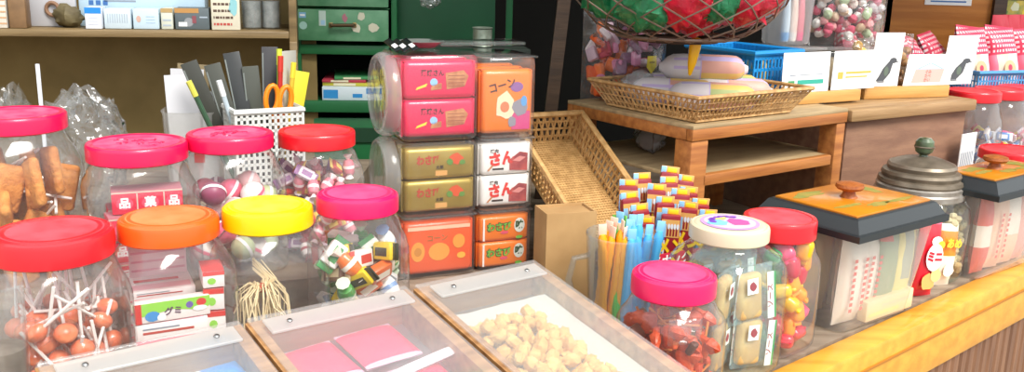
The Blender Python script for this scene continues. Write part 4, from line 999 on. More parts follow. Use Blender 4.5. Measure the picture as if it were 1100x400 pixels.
# red carton of snack sticks
sb = P(712, 262, 1.18); SBA = 60; SRZ = RZ(SBA)
sbz = 0.0
st_ = T('display_carton', 'crimson carton of snack sticks behind the cream lidded jar', 'carton', (sb.x, sb.y + .01, 0), SRZ)
f = MB(); bw, bd, bh2 = .098, .07, .098
for c, dd in (((0, -bd/2, bh2/2 - .004), (bw, .002, bh2 - .008)), ((0, bd/2, bh2/2), (bw, .002, bh2)), ((-bw/2, 0, bh2/2), (.002, bd, bh2)), ((bw/2, 0, bh2/2), (.002, bd, bh2)), ((0, 0, .001), (bw, bd, .002))):
    f.box(c, dd, mat('crimson_carton', '#b81838', .5), .0004)
f.text('スナック', .016, (-.012, .080), WHITE, -bd/2 - .0015, .03); f.build('box', st_)
SMA = mat('stick_maroon', '#8c1a28', .3, coat=.3); SBL = mat('stick_blue', '#2f86cc', .3, coat=.3); SYE = mat('stick_yellow', '#f0cc28', .35); SWH = mat('stick_white', '#f0ebe0', .35); SGO = mat('stick_tan', '#d9a45c', .4)
def snack_stick():
    f = MB(); w, d, L = .025, .012, .130
    f.box((0, 0, L/2), (w, d, L), SMA, .003, 2)
    for sgn in (-1, 1):
        y = sgn * (d/2 + .0004)
        f.rect(-w*.48, -w*.26, .01, L - .020, y, SBL); f.rect(-w*.30, -w*.22, .01, L - .034, y + sgn*.0001, SWH)
        f.text('メン', .024, (w*.10, L - .044), SYE, y + sgn*.0002, .05, .75); f.text('メン', .024, (w*.10, L - .068), SYE, y + sgn*.0002, .05, .75); f.text('メン', .024, (w*.10, L - .092), SYE, y + sgn*.0002, .05, .75)
        f.rect(-w*.46, w*.46, L - .030, L - .006, y, SGO); f.rect(-w*.46, -w*.20, L - .030, L - .012, y + sgn*.0002, mat('stick_sky', '#8fc0e4', .35))
        for k in range(4):
            f.rect(-w*.16 + k*w*.15, -w*.08 + k*w*.15, L - .028, L - .014, y + sgn*.0003, SMA); f.oval(-w*.08 + k*w*.15, L - .015, w*.07, .004, y + sgn*.0004, SWH, 8)
    f.box((0, 0, L + .003), (w*.98, .0016, .010), SGO, .0004); f.box((w*.1, 0, L + .003), (w*.5, .0024, .006), SYE, .0004); f.box((-w*.35, 0, L+.003), (w*.28, .0026, .009), mat('stick_sky', '#8fc0e4', .35), .0004)
    return f.build('snack_stick')
SN = snack_stick(); n = 0
for j in range(4):
    for i in range(4):
        c = W(Vector((sb.x, sb.y + .01, 0)), SRZ, (-.038 + .0255*i, -.025 + .0165*j, .004 + .011*j + .007*((i*7+j*3) % 3)))
        o = SN if n == 0 else SN.copy()
        if n: COL.objects.link(o)
        tag(o, '%s snack stick of the %s row in the crimson carton' % (['leftmost', 'second from left', 'third from left', 'rightmost'][i], ['front', 'second', 'third', 'rear'][j]), 'snack stick', 'maroon and yellow snack sticks in the carton', c, rot=(.07 - .05*j + rnd.uniform(-.04, .04), -.05 + .05*i + rnd.uniform(-.05, .05), RZ(86) + rnd.uniform(-.3, .3))); n += 1

# ================================================================== WOODEN SHELF STAND
HA = 53.8; HZ = RZ(HA); HL = V(.262, 1.340, 0); HW = .375; HD = .29; HT = .225
SW = wood('stand_wood', '#b9783c', '#96592a', 6); SWT = mat('stand_board', '#b39a72', .6, col2='#9a8360', scale=12, stretch=(1, 6, 6), bump=.1)
sd_ = T('shelf_stand', 'two tier wooden shelf stand holding the wicker tray', 'shelf stand', HL, HZ)
f = MB(); f.box((HW/2, HD/2, HT - .003), (HW, HD, .006), SWT, .001); f.build('top_board', sd_)
f = MB(); f.box((HW/2, .0065, HT - .0145), (HW, .013, .018), SW, .0015); f.box((.0065, HD/2, HT - .0145), (.013, HD - .027, .018), SW, .0015); f.box((HW - .0065, HD/2, HT - .0145), (.013, HD - .027, .018), SW, .0015); f.box((HW/2, HD - .0065, HT - .0145), (HW, .013, .018), SW, .0015); f.build('apron', sd_)
f = MB(); f.box((HW/2, HD/2 + .004, .143), (HW - .006, HD - .02, .006), SWT, .001); f.build('lower_board', sd_)
f = MB(); f.box((HW/2, .008, .139), (HW - .062, .012, .017), SW, .0015); f.build('shelf_rail', sd_)
for x, y, w in ((.019, .019, .036), (HW - .013, .019, .024), (.019, HD - .019, .036), (HW - .013, HD - .019, .024)):
    f = MB(); f.box((x, y, (HT - .024)/2), (w, .034, HT - .024), SW, .002); f.build('leg', sd_)
# dim packets on the lower board
f = MB(); f.pillow(.11, .045, .05, clear('dim_film', '#d8d4cc', .25, 1.2, .15, bump=.8), None, 12, 10, .3, 7); f.box((0, .005, .016), (.08, .03, .024), mat('dim_snack', '#6a4632', .6, col2='#4a3428', scale=60), .006)
tag(f.build('snack_bag'), 'dim bag of brown snacks at the back of the lower tier of the stand', 'bag', None, W(HL, HZ, (.11, .20, .1465)), HZ + .9)
# paper wrapped rolls in the wicker tray on the stand
wt = T('wicker_tray', 'shallow flared wicker tray on the shelf stand', 'tray', W(HL, HZ, (.128, .112, HT + .0022)), HZ)
f = MB(); wicker(f, .215, .195, .040, .024, WK2, 26, 22, 4, .0013); f.build('woven_body', wt, 0)
WR = mat('wrap_white', '#d9d2d4', .5, var=.04, scale=30); WP = mat('wrap_pink', '#d9a292', .5); WG = mat('wrap_green', '#a8b478', .5); WY = mat('wrap_yellow', '#dcb866', .5); WLI = mat('wrap_lilac', '#c0aed6', .5)
def fn_roll(u, t, s):
    if t < -.1: return WR if u < .95 else WLI
    k = int((u + 1) * 4.5); return [WP, WP, WY, WG, WP, WY, WP, WLI, WP][k % 9]
def roll_():
    f = MB(); f.M = Matrix.Rotation(PI/2, 4, 'Y'); n = 28; rr = .0225
    prof = [(.006, -.072), (.010, -.066), (.017, -.060), (.0215, -.050), (rr, -.036), (rr, -.008), (rr+.0004, -.006), (rr, .010), (rr, .036), (.0215, .050), (.017, .058), (.009, .064), (.006, .070)]
    f.lathe(prof, WR, n)
    pal = [WP, WY, WG, WY, WP, WLI, WP]
    for j in range(len(prof) - 1):
        for i in range(n):
            if 5 <= j <= 10: f.fm[j*n + i] = f.mi(pal[(i // 2) % 7] if j > 5 else WLI)
            elif j in (3, 4) and i % 5 == 0: f.fm[j*n + i] = f.mi(WLI)
    return f.build('paper_wrapped_roll')
RO = roll_()
for i, (x, y, z, a, lb) in enumerate(((-.030, -.058, .028, -.78, 'front left'), (.040, -.030, .028, -.66, 'front right'), (-.052, .006, .028, -.80, 'left'), (.074, .022, .028, -.70, 'right rear'), (.012, .052, .028, -.85, 'rear'), (.012, .004, .064, -.72, 'topmost'))):
    o = RO if i == 0 else RO.copy()
    if i: COL.objects.link(o)
    tag(o, lb + ' white paper wrapped roll with pastel stripes in the wicker tray', 'sweet roll', 'paper wrapped rolls in the wicker tray', W(wt.location, HZ, (x, y, z)), rot=(0, 0, HZ + a) if False else tuple((Matrix.Rotation(HZ + a, 3, 'Z') @ Matrix.Rotation(.9*i, 3, 'X')).to_euler()))
f = MB(); crumple(f, .07, .05, .05, FILM2, 12, 20); tag(f.build('plastic_wrapper'), 'pale crumpled plastic wrapper at the back left of the wicker tray', 'wrapper', None, W(wt.location, HZ, (-.078, .058, .006)), HZ)
# tall clear bag of candy at the back left of the stand
bg = G(662, 104, HT + .001) + V(.006, -.03, 0); BGR = RZ(84)
bag = T('candy_bag', 'tall clear bag of pink and orange candy at the back of the shelf stand', 'bag', bg, BGR)
f = MB(); f.pillow(.145, .155, .085, FILM, None, 18, 18, .25, 6); f.build('film', bag)
pal = ['#e0602c', '#d98ab0', '#7a4a3c', '#e8d8dc', '#c0405a', '#8a5a78', '#ee7a34', '#c8a8b8']; pr = {}
for i in range(64):
    c = pal[i % 8] if i < 40 else pal[(i*3) % 8]
    x = rnd.uniform(-.056, .056); z = .014 + .112 * ((i // 8) / 8) + rnd.uniform(0, .008); y = rnd.uniform(-.020, .020)
    if z < .05 and i % 3: c = '#e0602c' if i % 2 else '#ee7a34'
    if c not in pr: f = MB(); f.box((0, 0, 0), (.024, .010, .019), mat('bagc_' + c, c, .35), .003, 2); f.box((.011, 0, 0), (.005, .002, .012), mat('bagc_' + c, c, .35), .0005); o = pr[c] = f.build('bagged_candy')
    else: o = pr[c].copy(); COL.objects.link(o)
    nm = {'#e0602c': 'orange', '#d98ab0': 'pink', '#7a4a3c': 'brown', '#e8d8dc': 'white', '#c0405a': 'crimson', '#8a5a78': 'plum', '#ee7a34': 'bright orange', '#c8a8b8': 'mauve'}[c]
    tag(o, nm + ' candy inside the tall clear bag on the shelf stand', 'candy', 'candies in the tall clear bag', W(bg, BGR, (x, y, z)), rot=rot_r(rnd))
f = MB(); f.poly([(-.010, .03), (.010, .03), (.011, .012), (0, 0), (-.011, .012)], 0, mat('tag_yellow', '#e8d23c', .5)); f.poly([(-.010, .03), (-.011, .012), (0, 0), (.011, .012), (.010, .03)], .0008, mat('tag_yellow', '#e8d23c', .5)); f.rect(-.006, .006, .018, .021, -.0004, mat('tag_ink', '#a8902a', .5))
tag(f.build('price_tag'), 'small yellow pointed tag in front of the tall candy bag', 'tag', None, W(HL, HZ, (.100, .195, HT + .05)), HZ)

# pine rails with price cards
def rail(label, u0, v0, u1, v1, z, h=.020):
    a, b = G(u0, v0, z), G(u1, v1, z); d = b - a; an = math.atan2(d.y, d.x)
    f = MB(); f.box((d.length/2, .006, h/2), (d.length, .012, h), PINE, .0012); tag(f.build('pine_rail'), label, 'rail', None, a, an); return a, an, d.length
def card(label, base, an, w, h, art, lean=-.18, skew=0.0):
    f = MB(); f.box((0, .0006, h/2), (w, .0012, h), mat('card_white', '#f4f4f2', .45), .0003); art(f, w, h)
    if skew:
        for i, p in enumerate(f.v): f.v[i] = Vector((p.x + skew * p.z, p.y, p.z))
    return tag(f.build('price_card'), label, 'card', None, base, rot=(lean, 0, an))
ra, ran, rl = rail('pale pine rail holding two price cards on the shelf stand', 812, 116, 924, 108, HT + .0005)
CARDB = lambda x, y=.005: ra + Vector((math.cos(ran)*x - math.sin(ran)*y, math.sin(ran)*x + math.cos(ran)*y, .0205))
TEAL = mat('teal_ink', '#2fa08c', .5); AMB = mat('amber_ink', '#e0a84a', .5); GRN = mat('green_ink', '#3f8f5a', .5)
def art_t(f, w, h):
    f.rect(-w*.18, w*.38, h*.20, h*.31, -.0004, TEAL); f.rect(-w*.38, -w*.24, h*.22, h*.3, -.0004, GRN); f.rect(-w*.15, w*.36, h*.43, h*.45, -.0004, INKG); f.rect(-w*.35, -w*.22, h*.42, h*.45, -.0004, INKG)
def art_a(f, w, h):
    f.rect(-w*.2, w*.38, h*.40, h*.46, -.0004, AMB); f.rect(-w*.2, w*.30, h*.30, h*.34, -.0004, AMB); f.rect(-w*.38, -w*.26, h*.28, h*.46, -.0004, AMB); f.rect(-w*.2, w*.36, h*.53, h*.545, -.0004, INKG)
card('white price card with a teal strip against the blue basket', CARDB(.115, .004), ran, .112, .068, art_t, -.12, .10)
card('white price card with amber lines right of the teal one', CARDB(.236, .006), ran, .112, .068, art_a, -.12, .16)
# crate
CRA = 58; cr0 = W(HL, HZ, (HW + .013, .004, 0)); CRR = RZ(CRA); CRL = .34; CRH = .222
CRW = mat('crate_wood', '#8f6a52', .75, col2='#7a5744', scale=12, stretch=(1, 5, 5), bump=.15)
cra = T('wooden_crate', 'weathered brown wooden crate with a rough pale top edge beside the shelf stand', 'crate', cr0, CRR)
f = MB(); f.box((CRL/2, .145, (CRH-.022)/2), (CRL, .28, CRH - .022), CRW, .002); f.build('body', cra)
f = MB(); f.box((CRL/2, .14, CRH - .0105), (CRL + .016, .30, .021), wood('crate_top', '#a8865c', '#86663f', 5), .004); f.build('top_plank', cra)
ra2, ran2, rl2 = rail('pine rail holding the bird cards on the wooden crate', 928, 107, 1019, 104, CRH + .0005, .022)
CARDC = lambda x, y=.005: ra2 + Vector((math.cos(ran2)*x - math.sin(ran2)*y, math.sin(ran2)*x + math.cos(ran2)*y, .0225))
DB = mat('bird_dark', '#4a4c50', .6); 
def art_bird(f, w, h):
    f.poly([(-w*.30, h*.10), (-w*.05, h*.08), (w*.16, h*.24), (w*.22, h*.42), (w*.10, h*.48), (-w*.10, h*.34), (-w*.22, h*.18)], -.0004, DB)
    f.oval(w*.22, h*.48, w*.13, h*.055, -.0005, DB, 10); f.poly([(w*.33, h*.47), (w*.44, h*.45), (w*.33, h*.445)], -.0005, DB); f.oval(-w*.12, h*.085, w*.14, h*.02, -.0005, mat('bird_grey', '#7b7d80', .6), 10)
    f.oval(w*.02, h*.28, w*.08, h*.09, -.0006, mat('bird_green', '#5d6a5c', .6), 10)
def art_house(f, w, h):
    RR = mat('house_red', '#c25a50', .6); f.poly([(-w*.34, h*.10), (w*.28, h*.10), (w*.32, h*.52), (-w*.30, h*.52)], -.0004, mat('house_pink', '#e8ada2', .6))
    for k in range(3):
        f.text(['かい', 'たべ', 'ぐみ'][k], h*.13, (-w*.02, h*(.17+.13*k)), RR, -.0006, .02)
    f.poly([(-w*.30, h*.52), (w*.32, h*.52), (w*.0, h*.74)], -.0004, mat('house_blue', '#8fb4d8', .6)); f.poly([(-w*.22, h*.535), (w*.24, h*.535), (w*.0, h*.70)], -.0006, WHITE)
card('tall white card with a dark bird drawing, left of the house card', CARDC(.046, .006), ran2, .066, .098, art_bird, -.10, .14)
card('white card with a pale red house drawing between the bird cards', CARDC(.145, .003), ran2, .112, .058, art_house, -.10, .22)
card('tall white card with a dark bird drawing, right of the house card', CARDC(.222, .008), ran2, .075, .092, art_bird, -.10, .18)
# blue basket behind the cards
BLP = mat('basket_blue', '#1f8fd6', .4)
bk = P(826, 95, 1.66); bk.z = HT + .001
def slot_basket(name, label, loc, rz, w, d, h, m):
    o = T(name, label, 'basket', loc, rz); f = MB()
    t = .0022
    for (cx, cy, L, an) in ((0, -d/2, w, 0), (0, d/2, w, 0), (-w/2, 0, d, PI/2), (w/2, 0, d, PI/2)):
        R_ = Matrix.Rotation(an, 3, 'Z')
        n = int(L / .009)
        for i in range(n + 1):
            s = -L/2 + L*i/n; p = R_ @ Vector((s, 0, 0)); f.box((cx + p.x, cy + p.y, h/2), (.0035, t, h), m, 0, 1, R_)
        for z, hh in ((h*.06, h*.12), (h*.38, h*.06), (h*.66, h*.06), (h*.93, h*.14)): f.box((cx, cy, z), (L + t, t, hh), m, 0, 1, R_)
    f.box((0, 0, .0015), (w, d, .003), m); f.build('body', o)
    f = MB(); f.tube([(-w/2-.004, -d/2-.004, h), (w/2+.004, -d/2-.004, h), (w/2+.004, d/2+.004, h), (-w/2-.004, d/2+.004, h)], .0045, m, 6, True); f.build('rim', o); return o
bkl = W(HL, HZ, (.315, .185, HT + .001))
slot_basket('plastic_basket', 'bright blue slotted plastic basket behind the teal price card', bkl, HZ, .118, .15, .086, BLP)
for i, (x, y, c, lb) in enumerate(((-.04, -.02, '#d8d4d0', 'white packet in the blue basket behind the teal card'), (.01, .0, '#3c4a40', 'dark packet in the blue basket behind the teal card'), (.045, -.01, '#d9b84a', 'yellow packet in the blue basket behind the teal card'))):
    f = MB(); f.pillow(.04, .06, .018, mat('bkp%d' % i, c, .35), None, 8, 8, .2, i); tag(f.build('snack_packet'), lb, 'packet', None, W(bkl, HZ, (x, y, .004)), HZ + .3*i)
# clear tubs and tall bags above / behind the cards
tl = W(HL, HZ, (.352, .205, HT + .001))
b2 = W(cr0, CRR, (.066, .215, CRH + .001))
def lowtub(label, loc, rz, w, d, h, fill=None):
    o = T('clear_tub', label, 'tub', loc, rz)
    f = MB(); f.box((0, 0, h*.48), (w, d, h*.96), CLEAR2, .006, 3); f.build('shell', o)
    f = MB(); f.box((0, 0, h), (w*1.04, d*1.04, .006), BIN, .002); f.build('lid', o); return o
lowtub('low clear tub behind the amber price card', b2, CRR, .085, .12, .085)
for i in range(6):
    f = MB(); f.pillow(.034, .06, .014, mat('tubpk%d' % (i % 3), ['#d9d2c4', '#c9b48a', '#e0dcd8'][i % 3], .4), None, 8, 8, .2, i); tag(f.build('snack_packet'), ['pale', 'tan', 'white'][i % 3] + ' packet in the low clear tub behind the amber card', 'packet', 'packets in the low clear tub', W(b2, CRR, (-.020 + .04*(i % 2), -.035 + .032*(i//2), .006)), CRR)
# frosted tub with upright candy, seen at the top
def talltub(label, loc, rz, w, h, items):
    o = T('clear_tub', label, 'tub', loc, rz)
    f = MB(); f.lathe([(w*.42, 0), (w*.46, .004), (w*.5, h), (w*.5, h + .002)], BIN, 32, [6]*4, cap=False); f.add([(w*.4*x, w*.4*y, .002) for x, y in ((-1, -1), (1, -1), (1, 1), (-1, 1))], [(0, 1, 2, 3)], BIN); f.build('shell', o)
    return o
t1 = W(b2, CRR, (-.004, .0, .0895)); talltub('frosted open tub of tall striped candy standing on the low clear tub', t1, CRR, .075, .095, None)
for i, (x, c, lb) in enumerate(((-.02, '#cfe0ee', 'pale blue and white'), (.0, '#f0d0c0', 'peach'), (.018, '#e87a8c', 'pink tipped'))):
    f = MB(); f.lathe([(.007, .003), (.008, .02), (.008, .05), (.004, .10)], mat('tallc%d' % i, c, .4), 12); f.lathe([(.0075, .004), (.0085, .02)], mat('tallb%d' % i, ['#6fa8dc', '#f2e6dc', '#f0508a'][i], .4), 12, cap=False)
    tag(f.build('tall_candy'), lb + ' tall candy in the frosted open tub', 'candy', None, W(t1, CRR, (x, -.016, .004)), 0)
# bags of sweets behind
def sweetbag(name, label, loc, rz, w, h, d, pal, n, film=FILM, top=.55):
    o = T(name, label, 'bag', loc, rz); f = MB(); f.pillow(w, h, d, film, None, 14, 14, .35, int(w*1000)); f.build('film', o)
    prs = {}
    for i in range(n):
        c = pal[(i*5 + i//3) % len(pal)]
        x = rnd.uniform(-.36, .36)*w; z = h*(.12 + top*rnd.random()); y = rnd.uniform(-.24, .24)*d
        if c not in prs: f = MB(); f.ball((0, 0, 0), (.0105, .0085, .009), mat('sbag_' + c[0], c[0], .35), 10, .2, 60, 1); q = prs[c] = f.build('sweet')
        else: q = prs[c].copy(); COL.objects.link(q)
        tag(q, c[1] + ' sweet in the ' + label, 'sweet', 'sweets in the ' + label, W(loc, rz, (x, y, z)), rot=rot_r(rnd))
    return o
PASTEL = [('#e8d6cc', 'cream'), ('#e8a0a0', 'rosy'), ('#f2ece6', 'white'), ('#c9a88a', 'tan'), ('#e0607a', 'pink'), ('#b8c8a0', 'pale green')]
GOLDS = [('#d9a820', 'golden'), ('#b8860f', 'dark golden'), ('#e8c84a', 'yellow')]
RAILP = lambda x, y, z=CRH+.001: W(cr0, CRR, (x, y, z))
tb2 = RAILP(.215, .205); TBR = RZ(84)
lowtub('clear tub carrying a bag of pastel sweets behind the bird cards', tb2, TBR, .15, .08, .080)
for i in range(8):
    f = MB(); f.pillow(.034, .055, .016, mat('tubq%d' % (i % 4), ['#d8cfc0', '#b8a07c', '#c4a85a', '#8a8474'][i % 4], .4), None, 8, 8, .2, i); tag(f.build('snack_packet'), ['pale', 'light brown', 'mustard', 'grey'][i % 4] + ' packet in the clear tub under the pastel sweets', 'packet', 'packets in the clear tub under the pastel sweets', W(tb2, TBR, (-.052 + .035*(i % 4), -.018 + .034*(i//4), .005)), TBR)
sweetbag('candy_bag', 'bag of pastel sweets on the clear tub', tb2 + V(0, 0, .0845), TBR, .165, .15, .075, PASTEL, 60, FILM, .62)
sweetbag('candy_bag', 'bag of golden sweets behind the left bird card', RAILP(.118, .095), RZ(80), .05, .11, .036, GOLDS, 30, FILM, .75)
sweetbag('candy_bag', 'bag of tan sweets behind the house card', RAILP(.235, .105), RZ(75), .085, .115, .05, [('#b98a52', 'tan'), ('#d9b070', 'light tan'), ('#9a6a3a', 'brown')], 34, FILM, .7)
sweetbag('candy_bag', 'tall bag of pink and white sweets behind the tan ones', RAILP(.335, .245), RZ(75), .06, .22, .04, [('#e05a78', 'pink'), ('#eee4e4', 'white'), ('#c84058', 'crimson')], 34, FILM, .78)
# red gingham bags and the blue basket at the right
GING = mat('gingham_red', '#d83a5a', .45); GIW = mat('gingham_white', '#f0e0e2', .45)
CLRW = clear('bag_window', '#f4ece4', .35, 1.2, .12, hazecol='#f0e2d0')
def fn_ging(u, t, s):
    if t > .15 or t < -.75: return GING if (int((u+1)*12) % 2 or int((t+1)*13) % 2) else GIW
    return (mat('gingham_cream', '#e8d0b8', .5) if u < 0 else GIW) if abs(u) < .7 else mat('gingham_rose', '#e87a90', .45)
bench = P(1090, 110, 2.22); bz = .175
f = MB(); f.box((0, .16, bz/2), (.86, .30, bz), CRW, .003); bl = P(1020, 100, 2.1); BR = RZ(62)
tag(f.build('wooden_bench'), 'low brown wooden bench under the blue basket of gingham bags', 'bench', None, (bl.x + .36, bl.y + .19, 0), BR)
bb = P(1068, 97, 2.20); bb.z = bz + .001; BBL = bb + V(.055, .06, 0)
slot_basket('plastic_basket', 'wide pale blue plastic basket of gingham snack bags at the right', BBL, RZ(68), .36, .16, .058, mat('basket_skyblue', '#4f9ad2', .45))
gb = None
def ging(w, h, d, seed):
    f = MB(); f.pillow(w, h, d, GIW, fn_ging, 24, 26, .2, seed, .06); f.oval(0, h*.34, w*.2, h*.14, -d*.5 - .004, mat('biscuit_print', '#d9b48a', .5), 12); f.oval(0, h*.36, w*.07, h*.05, -d*.5 - .0045, GING, 9)
    return f.build('snack_bag')
gbags = ((-.135, -.035, .0, -.35, 'leftmost'), (-.090, .035, .1, -.3, 'second from the left'), (-.042, -.035, -.05, -.40, 'middle'), (.004, .035, .05, -.3, 'second from the right'), (.050, -.035, .05, -.4, 'rightmost'))
for i, (x, y, a, ln, lb) in enumerate(gbags):
    o = ging(.086, .150, .042, 3) if i == 0 else gb.copy()
    if i == 0: gb = o
    else: COL.objects.link(o)
    tag(o, lb + ' red gingham snack bag in the wide blue basket', 'snack bag', 'red gingham bags in the blue basket', W(BBL, RZ(68), (x, y, .006)), rot=(ln*.6, .10*(1 if i % 2 else -.5), RZ(68) + a))
for i, (u, v, y, lb) in enumerate(((975, 62, 2.12, 'red gingham snack bag lying behind the tan sweets'), (998, 66, 2.18, 'red gingham snack bag lying left of the blue basket'), (1022, 72, 2.28, 'red gingham bag at the back left of the blue basket'))):
    q = P(u, v, y); q.z = bz + .002 if i else CRH + .001; o = gb.copy(); COL.objects.link(o)
    if i == 0: q = RAILP(.27, .20)
    tag(o, lb, 'snack bag', 'red gingham bags lying loose', q, rot=(-.5, .5 - .3*i, RZ(60) + .3))
for i in range(5):
    q = P(1066 + 12*i, 80, 2.45 + .03*i); q.z = bz + .001
    f = MB(); f.pillow(.07, .175, .03, mat('bag_crimson', '#b81f34', .35), (lambda u, t, s: mat('bag_mark', '#e8c8b0', .4) if (abs(u) < .35 and -.1 < t < .4) else mat('bag_crimson', '#b81f34', .35)), 10, 12, .25, i)
    tag(f.build('snack_bag'), ['first', 'second', 'third', 'fourth', 'fifth'][i] + ' crimson bag from the left in the row by the brown wall', 'snack bag', 'crimson bags by the brown wall', q, RZ(60 + 5*i))
q = P(1086, 94, 2.08); f = MB(); f.pillow(.075, .065, .03, mat('bag_hotpink', '#e0487c', .35), lambda u, t, s: mat('bag_lemon', '#f0d04a', .35) if (u*u + t*t < .35) else mat('bag_hotpink', '#e0487c', .35), 12, 10, .2, 4); f.text('グミ', .026, (0, .032), mat('cb_red', '#d23a35', .45), -.0205, .06)
tag(f.build('snack_bag'), 'hot pink and yellow packet on the front of the wide blue basket', 'snack bag', None, W(BBL, RZ(68), (.03, -.062, .012)), RZ(68))
# cream tub right of the bird card
q = RAILP(.335, .13); f = MB(); f.lathe([(.018, 0), (.024, .05), (.0255, .052), (.023, .050), (.017, .003)], mat('pot_cream', '#cfbfa8', .6), 24, cap=True); tag(f.build('cream_pot'), 'small cream pot at the right end of the crate', 'pot', None, q)
# posters on the far walls
f = MB(); f.box((0, 0, 0), (.13, .002, .06), mat('poster_white', '#e8e6e2', .5)); f.rect(-.05, .05, -.022, -.018, -.0014, INKB); f.rect(-.055, .02, -.012, -.008, -.0014, INKG)
q = P(1022, -6, 2.64); tag(f.build('wall_notice'), 'white notice with blue writing high on the orange board wall', 'notice', None, (q.x, 2.6535, q.z))
f = MB(); f.box((0, 0, 0), (.5, .002, .05), mat('poster_green', '#7a8a4a', .5, col2='#c8b04a', scale=40)); 
r = random.Random(9)
for kk in range(14): f.oval(-.23 + .034*kk, r.uniform(-.01, .01), .012, .014, -.0014, mat('pst%d' % (kk % 4), ['#d9c23c', '#8aa8b8', '#5a7a3c', '#d0d0b0'][kk % 4], .5), 9, .25, kk)
q = P(1046, 9, 2.71); tag(f.build('poster_strip'), 'strip of green and yellow pictures across the brown wall', 'poster', None, (q.x + .25, 2.7185, q.z))
f = MB(); f.box((0, 0, 0), (.5, .002, .03), mat('poster_mauve', '#8a6a78', .5)); tag(f.build('poster_strip'), 'mauve strip above the green and yellow picture strip', 'poster', None, (q.x + .25, 2.7185, q.z + .042))

# ================================================================== HANGING WIRE BASKET
WIRE = mat('rusty_wire', '#7a6658', .5, .3); hc = V(.243, 1.42, .462); HR, HV = .172, .118
hb_ = T('wire_basket', 'hanging wire mesh basket full of red and green bundles', 'basket', hc)
f = MB()
def bp(a, t):   # t 0 rim .. 1 bottom
    an = t * PI/2; fl = min(1, math.sin(an) * 1.06); return (HR*math.cos(an)**.75*math.cos(a) if t < 1 else 0, HR*math.cos(an)**.75*math.sin(a)*.95 if t < 1 else 0, -HV*fl)
N = 15; LV = 9
for s in (1, -1):
    for i in range(N):
        f.tube([bp(2*PI*(i + s*.5*l)/N, min(.93, l/LV)) for l in range(LV)], .00125, WIRE, 5)
f.build('mesh', hb_)
f = MB(); f.tube([bp(2*PI*i/48, 0) for i in range(48)], .004, WIRE, 6, True); f.tube([bp(2*PI*i/40, .72) for i in range(40)], .0025, WIRE, 6, True); f.build('rim', hb_)
f = MB()
for t in (.84, .90): f.tube([bp(2*PI*i/36, t) for i in range(36)], .0035, mat('dark_band', '#3a2a22', .7), 6, True)
f.build('bottom_ring', hb_)
for i in range(3):
    a = 2*PI*i/3 + .4; p = bp(a, 0); f = MB(); f.tube([p, (0, 0, .56)], .0015, WIRE, 5); f.build('hanging_wire', hb_)
BR_, BG_ = mat('bundle_red', '#e01238', .32, col2='#b80c2c', scale=40, bump=.5, bscale=120, coat=.3), mat('bundle_green', '#1c8f58', .32, col2='#0f6a40', scale=40, bump=.5, bscale=120, coat=.3)
bun = ((-.105, -.03, -.040, .046, 0), (-.060, -.075, -.052, .048, 0), (-.010, -.085, -.048, .046, 1), (.040, -.088, -.052, .034, 0), (.080, -.070, -.046, .044, 1), (.108, -.02, -.040, .042, 1), (.02, -.035, -.068, .040, 1), (-.05, .02, -.055, .048, 0), (.06, .03, -.05, .048, 1), (.0, .085, -.045, .048, 0), (-.085, .065, -.030, .044, 1), (.09, .085, -.03, .040, 0), (-.03, -.045, .012, .046, 1), (.05, -.01, .022, .046, 1), (-.10, .0, .035, .040, 0), (.095, -.045, .028, .038, 1), (.010, -.095, .020, .034, 0))
def bundle(r0, m, seed):
    f = MB(); f.ball((0, 0, 0), r0, m, 36, .22, 60, seed); f.ball((0, 0, 0), r0*.985, m, 28, .34, 100, seed+3); return f.build('mesh_bundle', None, 60)
for i, (x, y, z, r0, red) in enumerate(bun):
    tag(bundle(r0, BR_ if red else BG_, i), ('crinkled red' if red else 'crinkled green') + ' bundle %s the hanging wire basket' % ['at the far left of', 'at the left front of', 'at the front of', 'small and low at the front of', 'at the right front of', 'at the far right of', 'at the bottom of', 'in the left middle of', 'in the right middle of', 'at the rear of', 'at the left rear of', 'at the right rear of', 'heaped left of centre in', 'heaped at the centre of', 'heaped at the left rim of', 'heaped at the right rim of', 'small, heaped at the front of'][i], 'bundle', 'crinkled bundles in the wire basket', hc + V(x, y, z))
f = MB(); f.lathe([(.0085, 0), (.0088, -.012), (.0065, -.035), (.0025, -.052), (.0005, -.054)], mat('tag_gold', '#f0b80c', .35), 16); f.lathe([(.0088, 0), (.006, .003), (.0005, .004)], mat('tag_gold', '#f0b80c', .35), 16)
q = P(748, 43, 1.40); tag(f.build('yellow_tassel'), 'yellow tapered plastic tassel hanging below the wire basket', 'tassel', None, (q.x, q.y, q.z), rot=(0, .12, 0))
q = P(368, 2, 1.9)
f = MB(); crumple(f, .04, .03, .03, FOIL, 5, 18); f.tube([(0, 0, .03), (0, 0, .53)], .0008, STEEL, 5); q = P(462, 2, 1.85); tag(f.build('plastic_packet'), 'small clear packet hanging in front of the green panel', 'packet', None, (q.x, q.y, q.z - .012))

